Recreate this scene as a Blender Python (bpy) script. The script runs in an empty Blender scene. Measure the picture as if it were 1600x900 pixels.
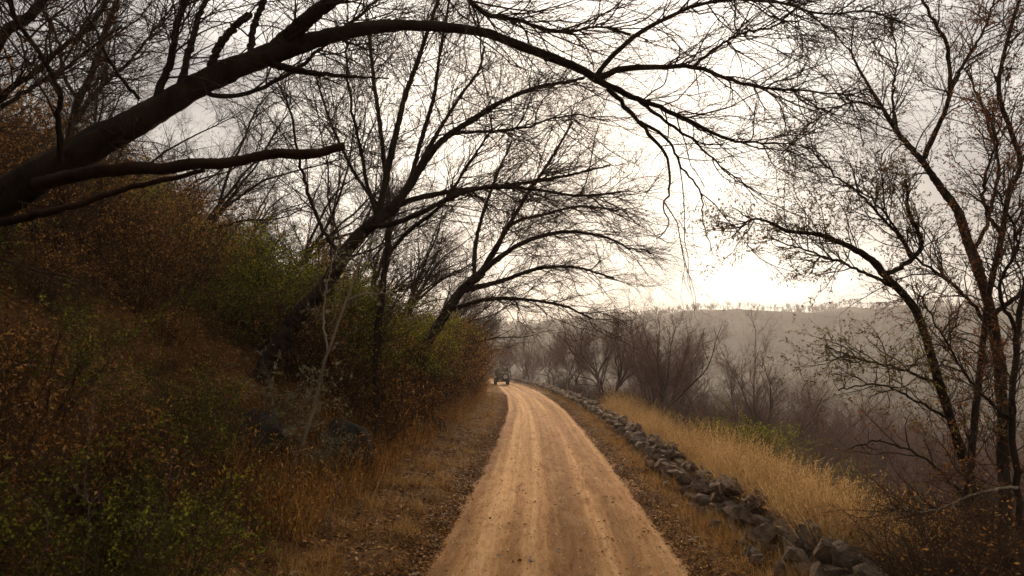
import bpy, bmesh, math
import numpy as np
from mathutils import Vector, Matrix, noise as mnoise

R = math.radians
scene = bpy.context.scene
COL = scene.collection

# ------------------------------------------------------------------ camera
CAM_Z = 2.3
FPX = 1067.0                       # focal length in photo pixels (1600 wide)
PITCH = math.atan(120.0 / FPX)     # horizon lies 120 px under the centre
cam_data = bpy.data.cameras.new('camera')
cam = bpy.data.objects.new('camera', cam_data)
COL.objects.link(cam)
cam.location = (0, 0, CAM_Z)
cam.rotation_euler = (R(90) + PITCH, 0, 0)
cam_data.sensor_width = 36.0
cam_data.lens = 36.0 * FPX / 1600.0
cam_data.clip_end = 5000.0
cam_data.clip_start = 0.05
cam_data.dof.use_dof = True
cam_data.dof.focus_distance = 24.0
cam_data.dof.aperture_fstop = 4.0
scene.camera = cam

# ------------------------------------------------------------------ sky and sun
SUN_EL, SUN_AZ = R(19.0), R(4.0)          # azimuth clockwise from +Y
SUN_DIR = Vector((math.sin(SUN_AZ) * math.cos(SUN_EL), math.cos(SUN_AZ) * math.cos(SUN_EL), math.sin(SUN_EL)))
world = bpy.data.worlds.new('World')
scene.world = world
world.use_nodes = True
wt = world.node_tree
for n in list(wt.nodes):
    wt.nodes.remove(n)


def wn(kind, **kw):
    n = wt.nodes.new(kind)
    for k, v in kw.items():
        setattr(n, k, v)
    return n


w_out = wn('ShaderNodeOutputWorld')
w_bg = wn('ShaderNodeBackground')
w_bg.inputs['Strength'].default_value = 0.10
w_sky = wn('ShaderNodeTexSky', sky_type='NISHITA', sun_disc=False)
w_sky.sun_elevation = SUN_EL
w_sky.sun_rotation = SUN_AZ
w_sky.air_density = 1.0
w_sky.dust_density = 3.0
w_tc = wn('ShaderNodeTexCoord')
w_map = wn('ShaderNodeMapping')
w_map.inputs['Scale'].default_value = (1.0, 1.0, 2.6)
wt.links.new(w_tc.outputs['Generated'], w_map.inputs['Vector'])
w_noise = wn('ShaderNodeTexNoise')
w_noise.inputs['Scale'].default_value = 2.1
w_noise.inputs['Detail'].default_value = 7.0
w_noise.inputs['Roughness'].default_value = 0.52
w_noise.inputs['Distortion'].default_value = 0.5
wt.links.new(w_map.outputs['Vector'], w_noise.inputs['Vector'])
# thin overcast: how bright a patch of cloud is
w_ramp = wn('ShaderNodeValToRGB')
w_ramp.color_ramp.elements[0].position = 0.38
w_ramp.color_ramp.elements[0].color = (0.54, 0.54, 0.555, 1)
w_ramp.color_ramp.elements[1].position = 0.60
w_ramp.color_ramp.elements[1].color = (1.34, 1.31, 1.25, 1)
wt.links.new(w_noise.outputs['Fac'], w_ramp.inputs['Fac'])
# the veiled sun brightens the cloud round it
w_dot = wn('ShaderNodeVectorMath', operation='DOT_PRODUCT')
w_nrm = wn('ShaderNodeVectorMath', operation='NORMALIZE')
wt.links.new(w_tc.outputs['Generated'], w_nrm.inputs[0])
wt.links.new(w_nrm.outputs['Vector'], w_dot.inputs[0])
w_dot.inputs[1].default_value = SUN_DIR
w_glow = wn('ShaderNodeMapRange')
w_glow.inputs['From Min'].default_value = 0.74
w_glow.inputs['From Max'].default_value = 1.0
w_glow.inputs['To Min'].default_value = 0.0
w_glow.inputs['To Max'].default_value = 1.0
wt.links.new(w_dot.outputs['Value'], w_glow.inputs['Value'])
w_pow = wn('ShaderNodeMath', operation='POWER')
w_pow.inputs[1].default_value = 1.8
wt.links.new(w_glow.outputs['Result'], w_pow.inputs[0])
w_mad = wn('ShaderNodeMath', operation='MULTIPLY_ADD')
w_mad.inputs[1].default_value = 5.6
w_mad.inputs[2].default_value = 1.9
wt.links.new(w_pow.outputs['Value'], w_mad.inputs[0])
w_tint = wn('ShaderNodeMix', data_type='RGBA')
w_tint.inputs['A'].default_value = (1.0, 0.98, 0.95, 1)
w_tint.inputs['B'].default_value = (1.0, 0.895, 0.80, 1)
wt.links.new(w_pow.outputs['Value'], w_tint.inputs['Factor'])
w_m1 = wn('ShaderNodeVectorMath', operation='MULTIPLY')
wt.links.new(w_ramp.outputs['Color'], w_m1.inputs[0])
wt.links.new(w_tint.outputs['Result'], w_m1.inputs[1])
w_m2 = wn('ShaderNodeVectorMath', operation='SCALE')
wt.links.new(w_m1.outputs['Vector'], w_m2.inputs[0])
# an overcast sky is brighter overhead than at the horizon
w_sep = wn('ShaderNodeSeparateXYZ')
wt.links.new(w_nrm.outputs['Vector'], w_sep.inputs[0])
w_zen = wn('ShaderNodeMapRange')
w_zen.inputs['From Min'].default_value = 0.35
w_zen.inputs['To Min'].default_value = 1.0
w_zen.inputs['To Max'].default_value = 3.5
wt.links.new(w_sep.outputs['Z'], w_zen.inputs['Value'])
w_ml = wn('ShaderNodeMath', operation='MULTIPLY')
wt.links.new(w_mad.outputs['Value'], w_ml.inputs[0])
wt.links.new(w_zen.outputs['Result'], w_ml.inputs[1])
wt.links.new(w_ml.outputs['Value'], w_m2.inputs['Scale'])
w_mix = wn('ShaderNodeMix', data_type='RGBA')
w_mix.inputs['Factor'].default_value = 0.95
wt.links.new(w_sky.outputs['Color'], w_mix.inputs['A'])
wt.links.new(w_m2.outputs['Vector'], w_mix.inputs['B'])
wt.links.new(w_mix.outputs['Result'], w_bg.inputs['Color'])
wt.links.new(w_bg.outputs['Background'], w_out.inputs['Surface'])

sun_data = bpy.data.lights.new('sun', 'SUN')
sun_data.energy = 3.0
sun_data.angle = R(12.0)
sun_data.color = (1.0, 0.77, 0.53)
sun = bpy.data.objects.new('sun', sun_data)
COL.objects.link(sun)
sun.rotation_euler = (-SUN_DIR).to_track_quat('-Z', 'Y').to_euler()
sun.location = (0, 30, 60)

vs = scene.view_settings
vs.view_transform = 'Standard'
vs.look = 'None'
vs.exposure = 1.05
vs.gamma = 1.0
vs.use_curve_mapping = False
scene.render.engine = 'CYCLES'
cy = scene.cycles
cy.max_bounces = 5
cy.diffuse_bounces = 3
cy.glossy_bounces = 2
cy.transmission_bounces = 3
cy.transparent_max_bounces = 8
cy.volume_bounces = 0
cy.use_denoising = True
cy.sample_clamp_indirect = 4.0
cy.use_fast_gi = False


# ------------------------------------------------------------------ materials
class Mat:
    """small helper round a node material"""

    def __init__(self, name):
        self.m = bpy.data.materials.new(name)
        self.m.use_nodes = True
        self.t = self.m.node_tree
        self.p = self.t.nodes['Principled BSDF']
        self.p.inputs['Specular IOR Level'].default_value = 0.06
        self.out = self.t.nodes['Material Output']

    def n(self, kind, **kw):
        nd = self.t.nodes.new(kind)
        for k, v in kw.items():
            setattr(nd, k, v)
        return nd

    def l(self, a, b):
        self.t.links.new(a, b)

    def coord(self, space='Object', scale=(1, 1, 1)):
        tc = self.n('ShaderNodeTexCoord')
        mp = self.n('ShaderNodeMapping')
        mp.inputs['Scale'].default_value = scale
        self.l(tc.outputs[space], mp.inputs['Vector'])
        return mp.outputs['Vector']

    def noise(self, vec, scale, detail=4.0, rough=0.55, dist=0.0):
        nz = self.n('ShaderNodeTexNoise')
        nz.inputs['Scale'].default_value = scale
        nz.inputs['Detail'].default_value = detail
        nz.inputs['Roughness'].default_value = rough
        nz.inputs['Distortion'].default_value = dist
        self.l(vec, nz.inputs['Vector'])
        return nz.outputs['Fac']

    def ramp(self, fac, stops):
        r = self.n('ShaderNodeValToRGB')
        el = r.color_ramp.elements
        while len(el) < len(stops):
            el.new(0.5)
        for e, (p, c) in zip(el, stops):
            e.position = p
            e.color = (c[0], c[1], c[2], 1)
        self.l(fac, r.inputs['Fac'])
        return r.outputs['Color']

    def mix(self, fac, a, b, mode='MIX'):
        mx = self.n('ShaderNodeMix', data_type='RGBA', blend_type=mode)
        for sock, v in (('Factor', fac), ('A', a), ('B', b)):
            if hasattr(v, 'is_output'):
                self.l(v, mx.inputs[sock])
            elif isinstance(v, (int, float)):
                mx.inputs[sock].default_value = v
            else:
                mx.inputs[sock].default_value = (v[0], v[1], v[2], 1)
        return mx.outputs['Result']

    def attr(self, name):
        a = self.n('ShaderNodeAttribute', attribute_name=name)
        return a

    def bump(self, h, strength=0.5, dist=0.02):
        b = self.n('ShaderNodeBump')
        b.inputs['Strength'].default_value = strength
        b.inputs['Distance'].default_value = dist
        self.l(h, b.inputs['Height'])
        self.l(b.outputs['Normal'], self.p.inputs['Normal'])

    def base(self, c, rough=0.9):
        if hasattr(c, 'is_output'):
            self.l(c, self.p.inputs['Base Color'])
        else:
            self.p.inputs['Base Color'].default_value = (c[0], c[1], c[2], 1)
        self.p.inputs['Roughness'].default_value = rough
        return self.m


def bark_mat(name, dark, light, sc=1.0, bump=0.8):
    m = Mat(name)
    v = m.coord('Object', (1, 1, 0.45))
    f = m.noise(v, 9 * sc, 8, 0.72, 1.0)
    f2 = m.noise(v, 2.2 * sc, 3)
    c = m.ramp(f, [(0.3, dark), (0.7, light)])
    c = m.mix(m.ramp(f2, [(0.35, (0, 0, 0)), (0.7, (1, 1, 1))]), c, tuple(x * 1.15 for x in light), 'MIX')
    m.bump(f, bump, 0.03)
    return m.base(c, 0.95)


def leaf_mat(name, stops, transl=0.45, rough=0.7):
    m = Mat(name)
    a = m.attr('rnd')
    c = m.ramp(a.outputs['Fac'], stops)
    c = m.mix(m.noise(m.coord('Object'), 22.0, 2), c, m.mix(0.5, c, (0.3, 0.25, 0.2), 'MULTIPLY'), 'MIX')
    m.base(c, rough)
    tr = m.n('ShaderNodeBsdfTranslucent')
    m.l(c, tr.inputs['Color'])
    ms = m.n('ShaderNodeMixShader')
    ms.inputs['Fac'].default_value = transl
    m.l(m.p.outputs['BSDF'], ms.inputs[1])
    m.l(tr.outputs['BSDF'], ms.inputs[2])
    m.l(ms.outputs['Shader'], m.out.inputs['Surface'])
    return m.m


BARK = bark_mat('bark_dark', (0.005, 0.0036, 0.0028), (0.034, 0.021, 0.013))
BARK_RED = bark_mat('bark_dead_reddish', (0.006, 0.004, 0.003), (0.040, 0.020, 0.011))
BARK_PALE = bark_mat('bark_pale', (0.10, 0.075, 0.05), (0.24, 0.18, 0.125))
BARK_MID = bark_mat('bark_grey_brown', (0.04, 0.027, 0.021), (0.12, 0.08, 0.062))
TWIG = Mat('twig_dark').base((0.055, 0.031, 0.018), 0.9)
TWIG_MID = Mat('twig_purple_brown').base((0.15, 0.090, 0.071), 0.9)
TWIG_PALE = Mat('twig_tan').base((0.16, 0.105, 0.062), 0.9)
LEAF_SEED = leaf_mat('dead_leaflets', [(0.0, (0.06, 0.035, 0.02)), (0.5, (0.14, 0.07, 0.03)), (1.0, (0.26, 0.13, 0.05))], 0.4)
LEAF_RUST = leaf_mat('rust_leaves', [(0.0, (0.08, 0.03, 0.015)), (0.6, (0.20, 0.075, 0.028)), (1.0, (0.32, 0.14, 0.04))], 0.45)
LEAF_DRY = leaf_mat('dry_leaves', [(0.0, (0.04, 0.018, 0.006)), (0.4, (0.15, 0.067, 0.017)), (0.75, (0.36, 0.165, 0.038)), (1.0, (0.58, 0.32, 0.10))], 0.4)
LEAF_GREEN = leaf_mat('green_leaves', [(0.0, (0.03, 0.033, 0.007)), (0.6, (0.10, 0.10, 0.014)), (1.0, (0.30, 0.28, 0.035))], 0.5)
LEAF_DARK = leaf_mat('dark_green_leaves', [(0.0, (0.04, 0.046, 0.008)), (0.55, (0.18, 0.19, 0.02)), (1.0, (0.42, 0.38, 0.045))], 0.5)
LEAF_PALE = leaf_mat('grey_green_leaves', [(0.0, (0.12, 0.11, 0.06)), (1.0, (0.27, 0.24, 0.14))], 0.35)
LEAF_YEL = leaf_mat('yellow_green_leaves', [(0.0, (0.09, 0.085, 0.02)), (1.0, (0.26, 0.22, 0.05))], 0.45)
LEAF_OLIVE = leaf_mat('olive_leaves', [(0.0, (0.06, 0.05, 0.014)), (0.6, (0.14, 0.11, 0.025)), (1.0, (0.24, 0.17, 0.05))], 0.5)
LITTER = leaf_mat('fallen_leaves', [(0.0, (0.04, 0.015, 0.006)), (0.5, (0.16, 0.066, 0.017)), (0.8, (0.32, 0.14, 0.034)), (1.0, (0.50, 0.27, 0.085))], 0.15)
GRASS_GOLD = leaf_mat('golden_grass', [(0.0, (0.22, 0.12, 0.042)), (0.5, (0.47, 0.29, 0.12)), (1.0, (0.70, 0.49, 0.25))], 0.4)
GRASS_DRY = leaf_mat('dry_verge_grass', [(0.0, (0.13, 0.062, 0.02)), (0.5, (0.32, 0.175, 0.055)), (1.0, (0.52, 0.33, 0.13))], 0.35)


def stone_mat(name, a, b, c):
    m = Mat(name)
    oi = m.n('ShaderNodeObjectInfo')
    v = m.coord('Object')
    f = m.noise(v, 3.0, 8, 0.65)
    g = m.noise(v, 16.0, 4, 0.7)
    col = m.ramp(f, [(0.3, a), (0.55, b), (0.8, c)])
    col = m.mix(m.ramp(oi.outputs['Random'], [(0.0, (0, 0, 0)), (1.0, (0.75, 0.75, 0.75))]), col, m.mix(0.7, col, (0.62, 0.42, 0.31), 'MULTIPLY'))
    col = m.mix(m.ramp(g, [(0.62, (0, 0, 0)), (0.75, (0.6, 0.6, 0.6))]), col, (0.24, 0.21, 0.16))
    m.bump(m.noise(v, 5.0, 8, 0.75), 1.0, 0.12)
    return m.base(col, 0.95)


STONE = stone_mat('wall_stone', (0.075, 0.054, 0.040), (0.25, 0.185, 0.135), (0.50, 0.385, 0.28))
BOULDER = stone_mat('bank_boulder', (0.018, 0.015, 0.012), (0.045, 0.036, 0.027), (0.09, 0.07, 0.05))
PEBBLE = stone_mat('pale_stone', (0.42, 0.31, 0.22), (0.56, 0.44, 0.33), (0.68, 0.56, 0.44))


def ground_mat():
    m = Mat('leaf_litter_soil')
    v = m.coord('Object')
    f1 = m.noise(v, 0.35, 4, 0.6)
    f2 = m.noise(v, 3.0, 6, 0.65)
    f3 = m.noise(v, 34.0, 5, 0.7)
    near = m.ramp(f3, [(0.28, (0.03, 0.015, 0.006)), (0.5, (0.115, 0.056, 0.019)), (0.66, (0.235, 0.12, 0.036)), (0.8, (0.36, 0.20, 0.07))])
    near = m.mix(m.ramp(f2, [(0.35, (0, 0, 0)), (0.7, (0.75, 0.75, 0.75))]), near, m.mix(0.8, near, (0.55, 0.36, 0.25), 'MULTIPLY'))
    # far wooded slopes: grey purple brown with dull green and pale rock
    far = m.ramp(m.noise(v, 0.06, 8, 0.65), [(0.3, (0.022, 0.018, 0.013)), (0.5, (0.045, 0.033, 0.026)), (0.62, (0.055, 0.05, 0.026)), (0.78, (0.13, 0.10, 0.075))])
    geo = m.n('ShaderNodeNewGeometry')
    ln = m.n('ShaderNodeVectorMath', operation='LENGTH')
    m.l(geo.outputs['Position'], ln.inputs[0])
    mr = m.n('ShaderNodeMapRange')
    mr.inputs['From Min'].default_value = 120.0
    mr.inputs['From Max'].default_value = 200.0
    m.l(ln.outputs['Value'], mr.inputs['Value'])
    sx = m.n('ShaderNodeSeparateXYZ')
    m.l(geo.outputs['Position'], sx.inputs[0])
    mz = m.n('ShaderNodeMapRange')
    mz.inputs['From Min'].default_value = -0.6
    mz.inputs['From Max'].default_value = -4.0
    m.l(sx.outputs['Z'], mz.inputs['Value'])
    mm = m.n('ShaderNodeMath', operation='MAXIMUM')
    m.l(mr.outputs['Result'], mm.inputs[0])
    m.l(mz.outputs['Result'], mm.inputs[1])
    c = m.mix(mm.outputs['Value'], near, far)
    c = m.mix(m.ramp(f1, [(0.4, (0, 0, 0)), (0.65, (0.4, 0.4, 0.4))]), c, m.mix(0.7, c, (0.5, 0.4, 0.32), 'MULTIPLY'))
    m.bump(f3, 0.9, 0.05)
    return m.base(c, 1.0)


def road_mat():
    m = Mat('packed_orange_dirt')
    uv = m.n('ShaderNodeUVMap', uv_map='lane')
    def mp(scale):
        q = m.n('ShaderNodeMapping')
        q.inputs['Scale'].default_value = scale
        m.l(uv.outputs['UV'], q.inputs['Vector'])
        return q.outputs['Vector']
    streak = m.noise(mp((4.6, 0.12, 1)), 1.0, 8, 0.68, 0.2)
    fine = m.noise(mp((15.0, 1.6, 1)), 1.0, 8, 0.75, 0.15)
    patch = m.noise(mp((1.6, 0.36, 1)), 1.5, 8, 0.7, 0.15)
    grit = m.noise(mp((1, .55, 1)), 26.0, 6, 0.8)
    lanes = m.noise(mp((2.6, 0.018, 1)), 1.0, 3, 0.5, 0.3)
    sm = m.n('ShaderNodeMath', operation='MULTIPLY_ADD')
    m.l(lanes, sm.inputs[0])
    sm.inputs[1].default_value = 0.70
    sm2 = m.n('ShaderNodeMath', operation='MULTIPLY')
    m.l(streak, sm2.inputs[0])
    sm2.inputs[1].default_value = 0.30
    m.l(sm2.outputs['Value'], sm.inputs[2])
    base = m.ramp(sm.outputs['Value'], [(0.36, (0.195, 0.091, 0.033)), (0.46, (0.305, 0.153, 0.058)), (0.53, (0.42, 0.226, 0.091)), (0.61, (0.58, 0.348, 0.165))])
    c = m.mix(m.ramp(fine, [(0.38, (1, 1, 1)), (0.58, (0, 0, 0))]), base, m.mix(0.8, base, (0.66, 0.55, 0.46), 'MULTIPLY'))
    c = m.mix(m.ramp(patch, [(0.50, (0, 0, 0)), (0.66, (0.4, 0.4, 0.4))]), c, (0.47, 0.29, 0.135))
    c = m.mix(m.ramp(patch, [(0.34, (0.85, 0.85, 0.85)), (0.45, (0, 0, 0))]), c, m.mix(1.0, c, (0.62, 0.52, 0.44), 'MULTIPLY'))
    c = m.mix(m.ramp(grit, [(0.55, (0, 0, 0)), (0.70, (0.95, 0.95, 0.95))]), c, m.mix(1.0, c, (0.45, 0.36, 0.28), 'MULTIPLY'))
    # edge of the driven lane picks up soil and litter
    ed = m.attr('edge')
    en = m.n('ShaderNodeMath', operation='MULTIPLY_ADD')
    m.l(m.noise(mp((5, 1.6, 1)), 1.0, 5, 0.7), en.inputs[0])
    en.inputs[1].default_value = 0.9
    m.l(ed.outputs['Fac'], en.inputs[2])
    c = m.mix(m.ramp(en.outputs['Value'], [(0.98, (0, 0, 0)), (1.0, (0.25, 0.25, 0.25))]), c, (0.16, 0.07, 0.03))
    h = m.n('ShaderNodeMath', operation='ADD')
    m.l(fine, h.inputs[0])
    m.l(grit, h.inputs[1])
    m.bump(h.outputs['Value'], 0.8, 0.045)
    return m.base(c, 0.97)


GROUND = ground_mat()
ROAD = road_mat()


def paint(name, col, rough=0.5, metal=0.0):
    m = Mat(name)
    v = m.coord('Object')
    f = m.noise(v, 6.0, 5, 0.7)
    c = m.mix(m.ramp(f, [(0.45, (0, 0, 0)), (0.75, (0.35, 0.35, 0.35))]), col, (0.30, 0.20, 0.12))
    m.p.inputs['Metallic'].default_value = metal
    m.p.inputs['Specular IOR Level'].default_value = 0.4
    return m.base(c, rough)


# ------------------------------------------------------------------ mesh helpers
def link(name, me, mat, parent=None, loc=None):
    o = bpy.data.objects.new(name, me)
    COL.objects.link(o)
    if mat is not None and not me.materials:
        me.materials.append(mat)
    if parent is not None:
        o.parent = parent
    if loc is not None:
        o.location = loc
    return o


def tag(o, label, cat, group=None, kind=None):
    if label:
        o['label'] = label
    if cat:
        o['category'] = cat
    if group:
        o['group'] = group
    if kind:
        o['kind'] = kind
    return o


def empty(name, loc=(0, 0, 0), rz=0.0):
    o = bpy.data.objects.new(name, None)
    COL.objects.link(o)
    o.location = loc
    o.rotation_euler = (0, 0, rz)
    o.empty_display_size = 0.3
    return o


def copy_thing(o, parent=None):
    c = o.copy()
    COL.objects.link(c)
    c.parent = parent
    for ch in KIDS.get(o.name, []):
        k = copy_thing(ch, c)
    return c


KIDS = {}


def part(name, me, mat, root, kind=None):
    o = link(name, me, mat, root)
    KIDS.setdefault(root.name, []).append(o)
    if kind:
        o['kind'] = kind
    return o


def build_mesh(name, V, F, smooth=False, rnd=None):
    """V (n,3); F list of index arrays (m,k); rnd: per-face values in the order of F"""
    me = bpy.data.meshes.new(name)
    V = np.ascontiguousarray(V, dtype=np.float32)
    F = [np.asarray(f, dtype=np.int32) for f in F if len(f)]
    nl = sum(f.size for f in F)
    npoly = sum(len(f) for f in F)
    me.vertices.add(len(V))
    me.vertices.foreach_set('co', V.ravel())
    me.loops.add(nl)
    me.polygons.add(npoly)
    me.loops.foreach_set('vertex_index', np.concatenate([f.ravel() for f in F]))
    tot = np.concatenate([np.full(len(f), f.shape[1], np.int32) for f in F])
    start = np.concatenate([[0], np.cumsum(tot)[:-1]]).astype(np.int32)
    me.polygons.foreach_set('loop_start', start)
    if smooth:
        me.polygons.foreach_set('use_smooth', np.ones(npoly, bool))
    if rnd is not None:
        a = me.attributes.new('rnd', 'FLOAT', 'FACE')
        a.data.foreach_set('value', np.ascontiguousarray(rnd, dtype=np.float32))
    me.update(calc_edges=True)
    me.validate()
    return me


def norm(a):
    return a / np.maximum(np.linalg.norm(a, axis=-1, keepdims=True), 1e-9)


class Soup:
    """collects tubes, ribbons and leaves into one mesh"""

    def __init__(self):
        self.V, self.F, self.rnd, self.nv = [], {3: [], 4: []}, {3: [], 4: []}, 0

    def add(self, V, F, rnd=None):
        V = V.reshape(-1, 3)
        k = F.shape[1]
        self.V.append(V)
        self.F[k].append(F + self.nv)
        self.rnd[k].append(np.zeros(len(F)) if rnd is None else rnd)
        self.nv += len(V)

    def tubes(self, P, Rad, sides, rng, rough=0.0):
        B, n, _ = P.shape
        if B == 0:
            return
        T = norm(np.gradient(P, axis=1))
        ov = norm(P[:, -1] - P[:, 0])
        ref = norm(np.cross(ov, rng.normal(size=(B, 3))))[:, None, :]
        U = norm(np.cross(T, ref))
        W = np.cross(T, U)
        ang = np.arange(sides) / sides * 2 * np.pi
        ring = np.cos(ang)[None, None, :, None] * U[:, :, None, :] + np.sin(ang)[None, None, :, None] * W[:, :, None, :]
        rr = Rad[:, :, None, None]
        if rough:
            q = rng.normal(size=(B, n + 4, sides, 1))
            q = (q[:, :-4] + q[:, 1:-3] + q[:, 2:-2] + q[:, 3:-1] + q[:, 4:]) / 2.2
            rr = rr * (1 + rough * q)
        V = P[:, :, None, :] + ring * rr
        b = (np.arange(B) * n * sides)[:, None, None]
        i = (np.arange(n - 1) * sides)[None, :, None]
        j = np.arange(sides)[None, None, :]
        j2 = (j + 1) % sides
        q = np.stack([b + i + j, b + i + j2, b + i + sides + j2, b + i + sides + j], -1).reshape(-1, 4)
        self.add(V, q, np.repeat(rng.random(B), (n - 1) * sides))
        # end caps where the end is thick (cut or broken limbs)
        if sides >= 6:
            for e, rev in ((0, True), (n - 1, False)):
                c = P[:, e]
                ringv = V[:, e]
                VV = np.concatenate([c[:, None], ringv], 1)
                bb = (np.arange(B) * (sides + 1))[:, None]
                jj = np.arange(sides)[None]
                a1, a2 = bb + 1 + jj, bb + 1 + (jj + 1) % sides
                cc = np.broadcast_to(bb, a1.shape)
                t = np.stack([cc, a2, a1] if rev else [cc, a1, a2], -1).reshape(-1, 3)
                self.add(VV, t)

    def leaves(self, C, D, N, L, Wd, rng, fold=0.25):
        """diamond leaves folded along the midrib: C base, D direction, N normal"""
        n = len(C)
        if n == 0:
            return
        S = norm(np.cross(D, N))
        N = np.cross(S, D)
        L, Wd = np.broadcast_to(L, (n,))[:, None], np.broadcast_to(Wd, (n,))[:, None]
        mid = C + D * L * 0.45
        V = np.stack([C, mid + S * Wd * .5 + N * Wd * fold, C + D * L - N * L * 0.12, mid - S * Wd * .5 + N * Wd * fold], 1)
        b = np.arange(n)[:, None] * 4
        F = np.concatenate([b + [0, 1, 2], b + [0, 2, 3]], 1).reshape(-1, 3)
        self.add(V, F, np.repeat(rng.random(n), 2))

    def ribbons(self, P, Wd, side, rng, rnd=None):
        """tapering blades: P (B,n,3), Wd (B,) base width, side (B,3)"""
        B, n, _ = P.shape
        tap = np.linspace(1, 0.12, n)[None, :, None]
        off = side[:, None, :] * Wd[:, None, None] * 0.5 * tap
        V = np.stack([P - off, P + off], 2).reshape(B, n * 2, 3)
        b = (np.arange(B) * n * 2)[:, None]
        i = (np.arange(n - 1) * 2)[None]
        q = np.stack([b + i, b + i + 1, b + i + 3, b + i + 2], -1).reshape(-1, 4)
        r = rng.random(B) if rnd is None else rnd
        self.add(V, q, np.repeat(r, n - 1))

    def mesh(self, name, origin=None, smooth=False):
        V = np.concatenate(self.V)
        if origin is not None:
            V = V - np.asarray(origin)
        F, r = [], []
        for k in (3, 4):
            if self.F[k]:
                F.append(np.concatenate(self.F[k]))
                r.append(np.concatenate(self.rnd[k]))
        return build_mesh(name, V, F, smooth, np.concatenate(r))


# ------------------------------------------------------------------ value noise for the terrain
def _hash(ix, iy, seed):
    h = (ix.astype(np.int64) * 374761393 + iy.astype(np.int64) * 668265263 + seed * 974711) & 0x7fffffff
    h = ((h ^ (h >> 13)) * 1274126177) & 0x7fffffff
    return ((h ^ (h >> 16)) & 0xffff) / 65535.0


def vnoise(x, y, seed=0):
    ix, iy = np.floor(x), np.floor(y)
    fx, fy = x - ix, y - iy
    fx, fy = fx * fx * (3 - 2 * fx), fy * fy * (3 - 2 * fy)
    ix, iy = ix.astype(np.int64), iy.astype(np.int64)
    a, b = _hash(ix, iy, seed), _hash(ix + 1, iy, seed)
    c, d = _hash(ix, iy + 1, seed), _hash(ix + 1, iy + 1, seed)
    return (a * (1 - fx) + b * fx) * (1 - fy) + (c * (1 - fx) + d * fx) * fy - 0.5


def fbm(x, y, seed=0, oct=4):
    t, a = 0.0, 1.0
    for k in range(oct):
        t = t + a * vnoise(x * 2 ** k, y * 2 ** k, seed + k)
        a *= 0.5
    return t


def sstep(a, b, x):
    t = np.clip((x - a) / (b - a), 0, 1)
    return t * t * (3 - 2 * t)


# ------------------------------------------------------------------ terrain: s = offset from the road's centre line
_cy = np.array([-40, 0, 7.4, 13.6, 23.4, 35, 49, 60, 70, 80, 88, 105, 122, 150, 200, 300, 500, 2500.])
_cx = np.array([-.6, .15, .49, .77, 1.05, 1.28, 1.1, .72, .2, -.45, -1.1, -3.3, -6.5, -14, -34, -80, -150, -300.])
_dy = np.arange(-40, 2500, 0.5)
_dx = np.interp(_dy, _cy, _cx)
_k = np.hanning(25)
_k /= _k.sum()
_dx = np.convolve(np.pad(_dx, 12, mode='edge'), _k, mode='valid')


def xc(y):
    return np.interp(y, _dy, _dx)


_ps = np.array([-420, -150, -60, -20, -9, -5.8, -4.6, -3.7, -3.0, -2.2, -1.9, -1.62, -1.35, 0, 1.35, 1.62, 1.9, 2.6, 3.4, 4.4, 6, 12, 45, 120, 300, 1000.])
_pz = np.array([64, 50, 28, 9.5, 4.1, 2.3, 1.35, .52, .24, .10, .07, .03, -.05, -.05, -.05, .03, .06, .08, .08, -.22, -1.25, -4.7, -19, -32, -38, -38.])


def H(s, y):
    s, y = np.asarray(s, float), np.asarray(y, float)
    x = s + xc(y)
    z = np.interp(s, _ps, _pz)
    z = z + 0.5 * (np.interp(s - .25, _ps, _pz) + np.interp(s + .25, _ps, _pz) - 2 * z) * (np.abs(s) > 2.2)
    a = np.abs(s)
    z = z + fbm(x * 1.3, y * 1.0, 4, 4) * .11 * sstep(1.1, 1.5, a) * (1 - sstep(2.0, 2.6, a))
    z = z + fbm(x * 2.2, y * 2.2, 3, 4) * (0.045 + 0.03 * sstep(1.7, 3, a)) * sstep(0.9, 1.5, a)
    z = z + fbm(x * .45, y * .45, 9, 3) * 0.55 * sstep(2.6, 6, a)
    z = z + fbm(x * .05, y * .05, 21, 4) * 4.0 * sstep(15, 60, a)
    r = np.hypot(x, y)
    az = np.arctan2(x, np.maximum(y, 1e-3))
    rid = sstep(230, 740, r + fbm(x * .012, y * .012, 5, 3) * 90) * (s > 0)
    amp = np.interp(az, [-.1, .05, .24, .8], [66, 72, 83, 84.])
    z = z + rid * (amp + fbm(x * .006, y * .006, 31, 3) * 5) + rid * fbm(x * .03, y * .03, 13, 4) * 5.0
    # a cliff band under the crest
    z = z + 9 * sstep(600, 640, r + fbm(x * .02, y * .02, 41, 3) * 50) * (s > 0) - 9 * (s > 0) * sstep(620, 760, r)
    return z


def at(s, y, dz=0.0):
    s, y = np.asarray(s, float), np.asarray(y, float)
    return np.stack([s + xc(y), y + 0 * s, H(s, y) + dz], -1)


def pix(px, py, d):
    """photo pixel and depth along +Y -> point"""
    u, v = (px - 800.0) / FPX, (450.0 - py) / FPX
    t = d / (math.cos(PITCH) - v * math.sin(PITCH))
    return np.array([u * t, d, CAM_Z + (math.sin(PITCH) + v * math.cos(PITCH)) * t])


def s_of(px, d):
    return (px - 800.0) / FPX * d * math.sqrt(1) - float(xc(d))


# ground sheet
def spread(a, b, first, grow):
    out, x, st = [a], a, first
    while x < b:
        x += st
        st *= grow
        out.append(min(x, b))
    return np.array(out)


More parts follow.
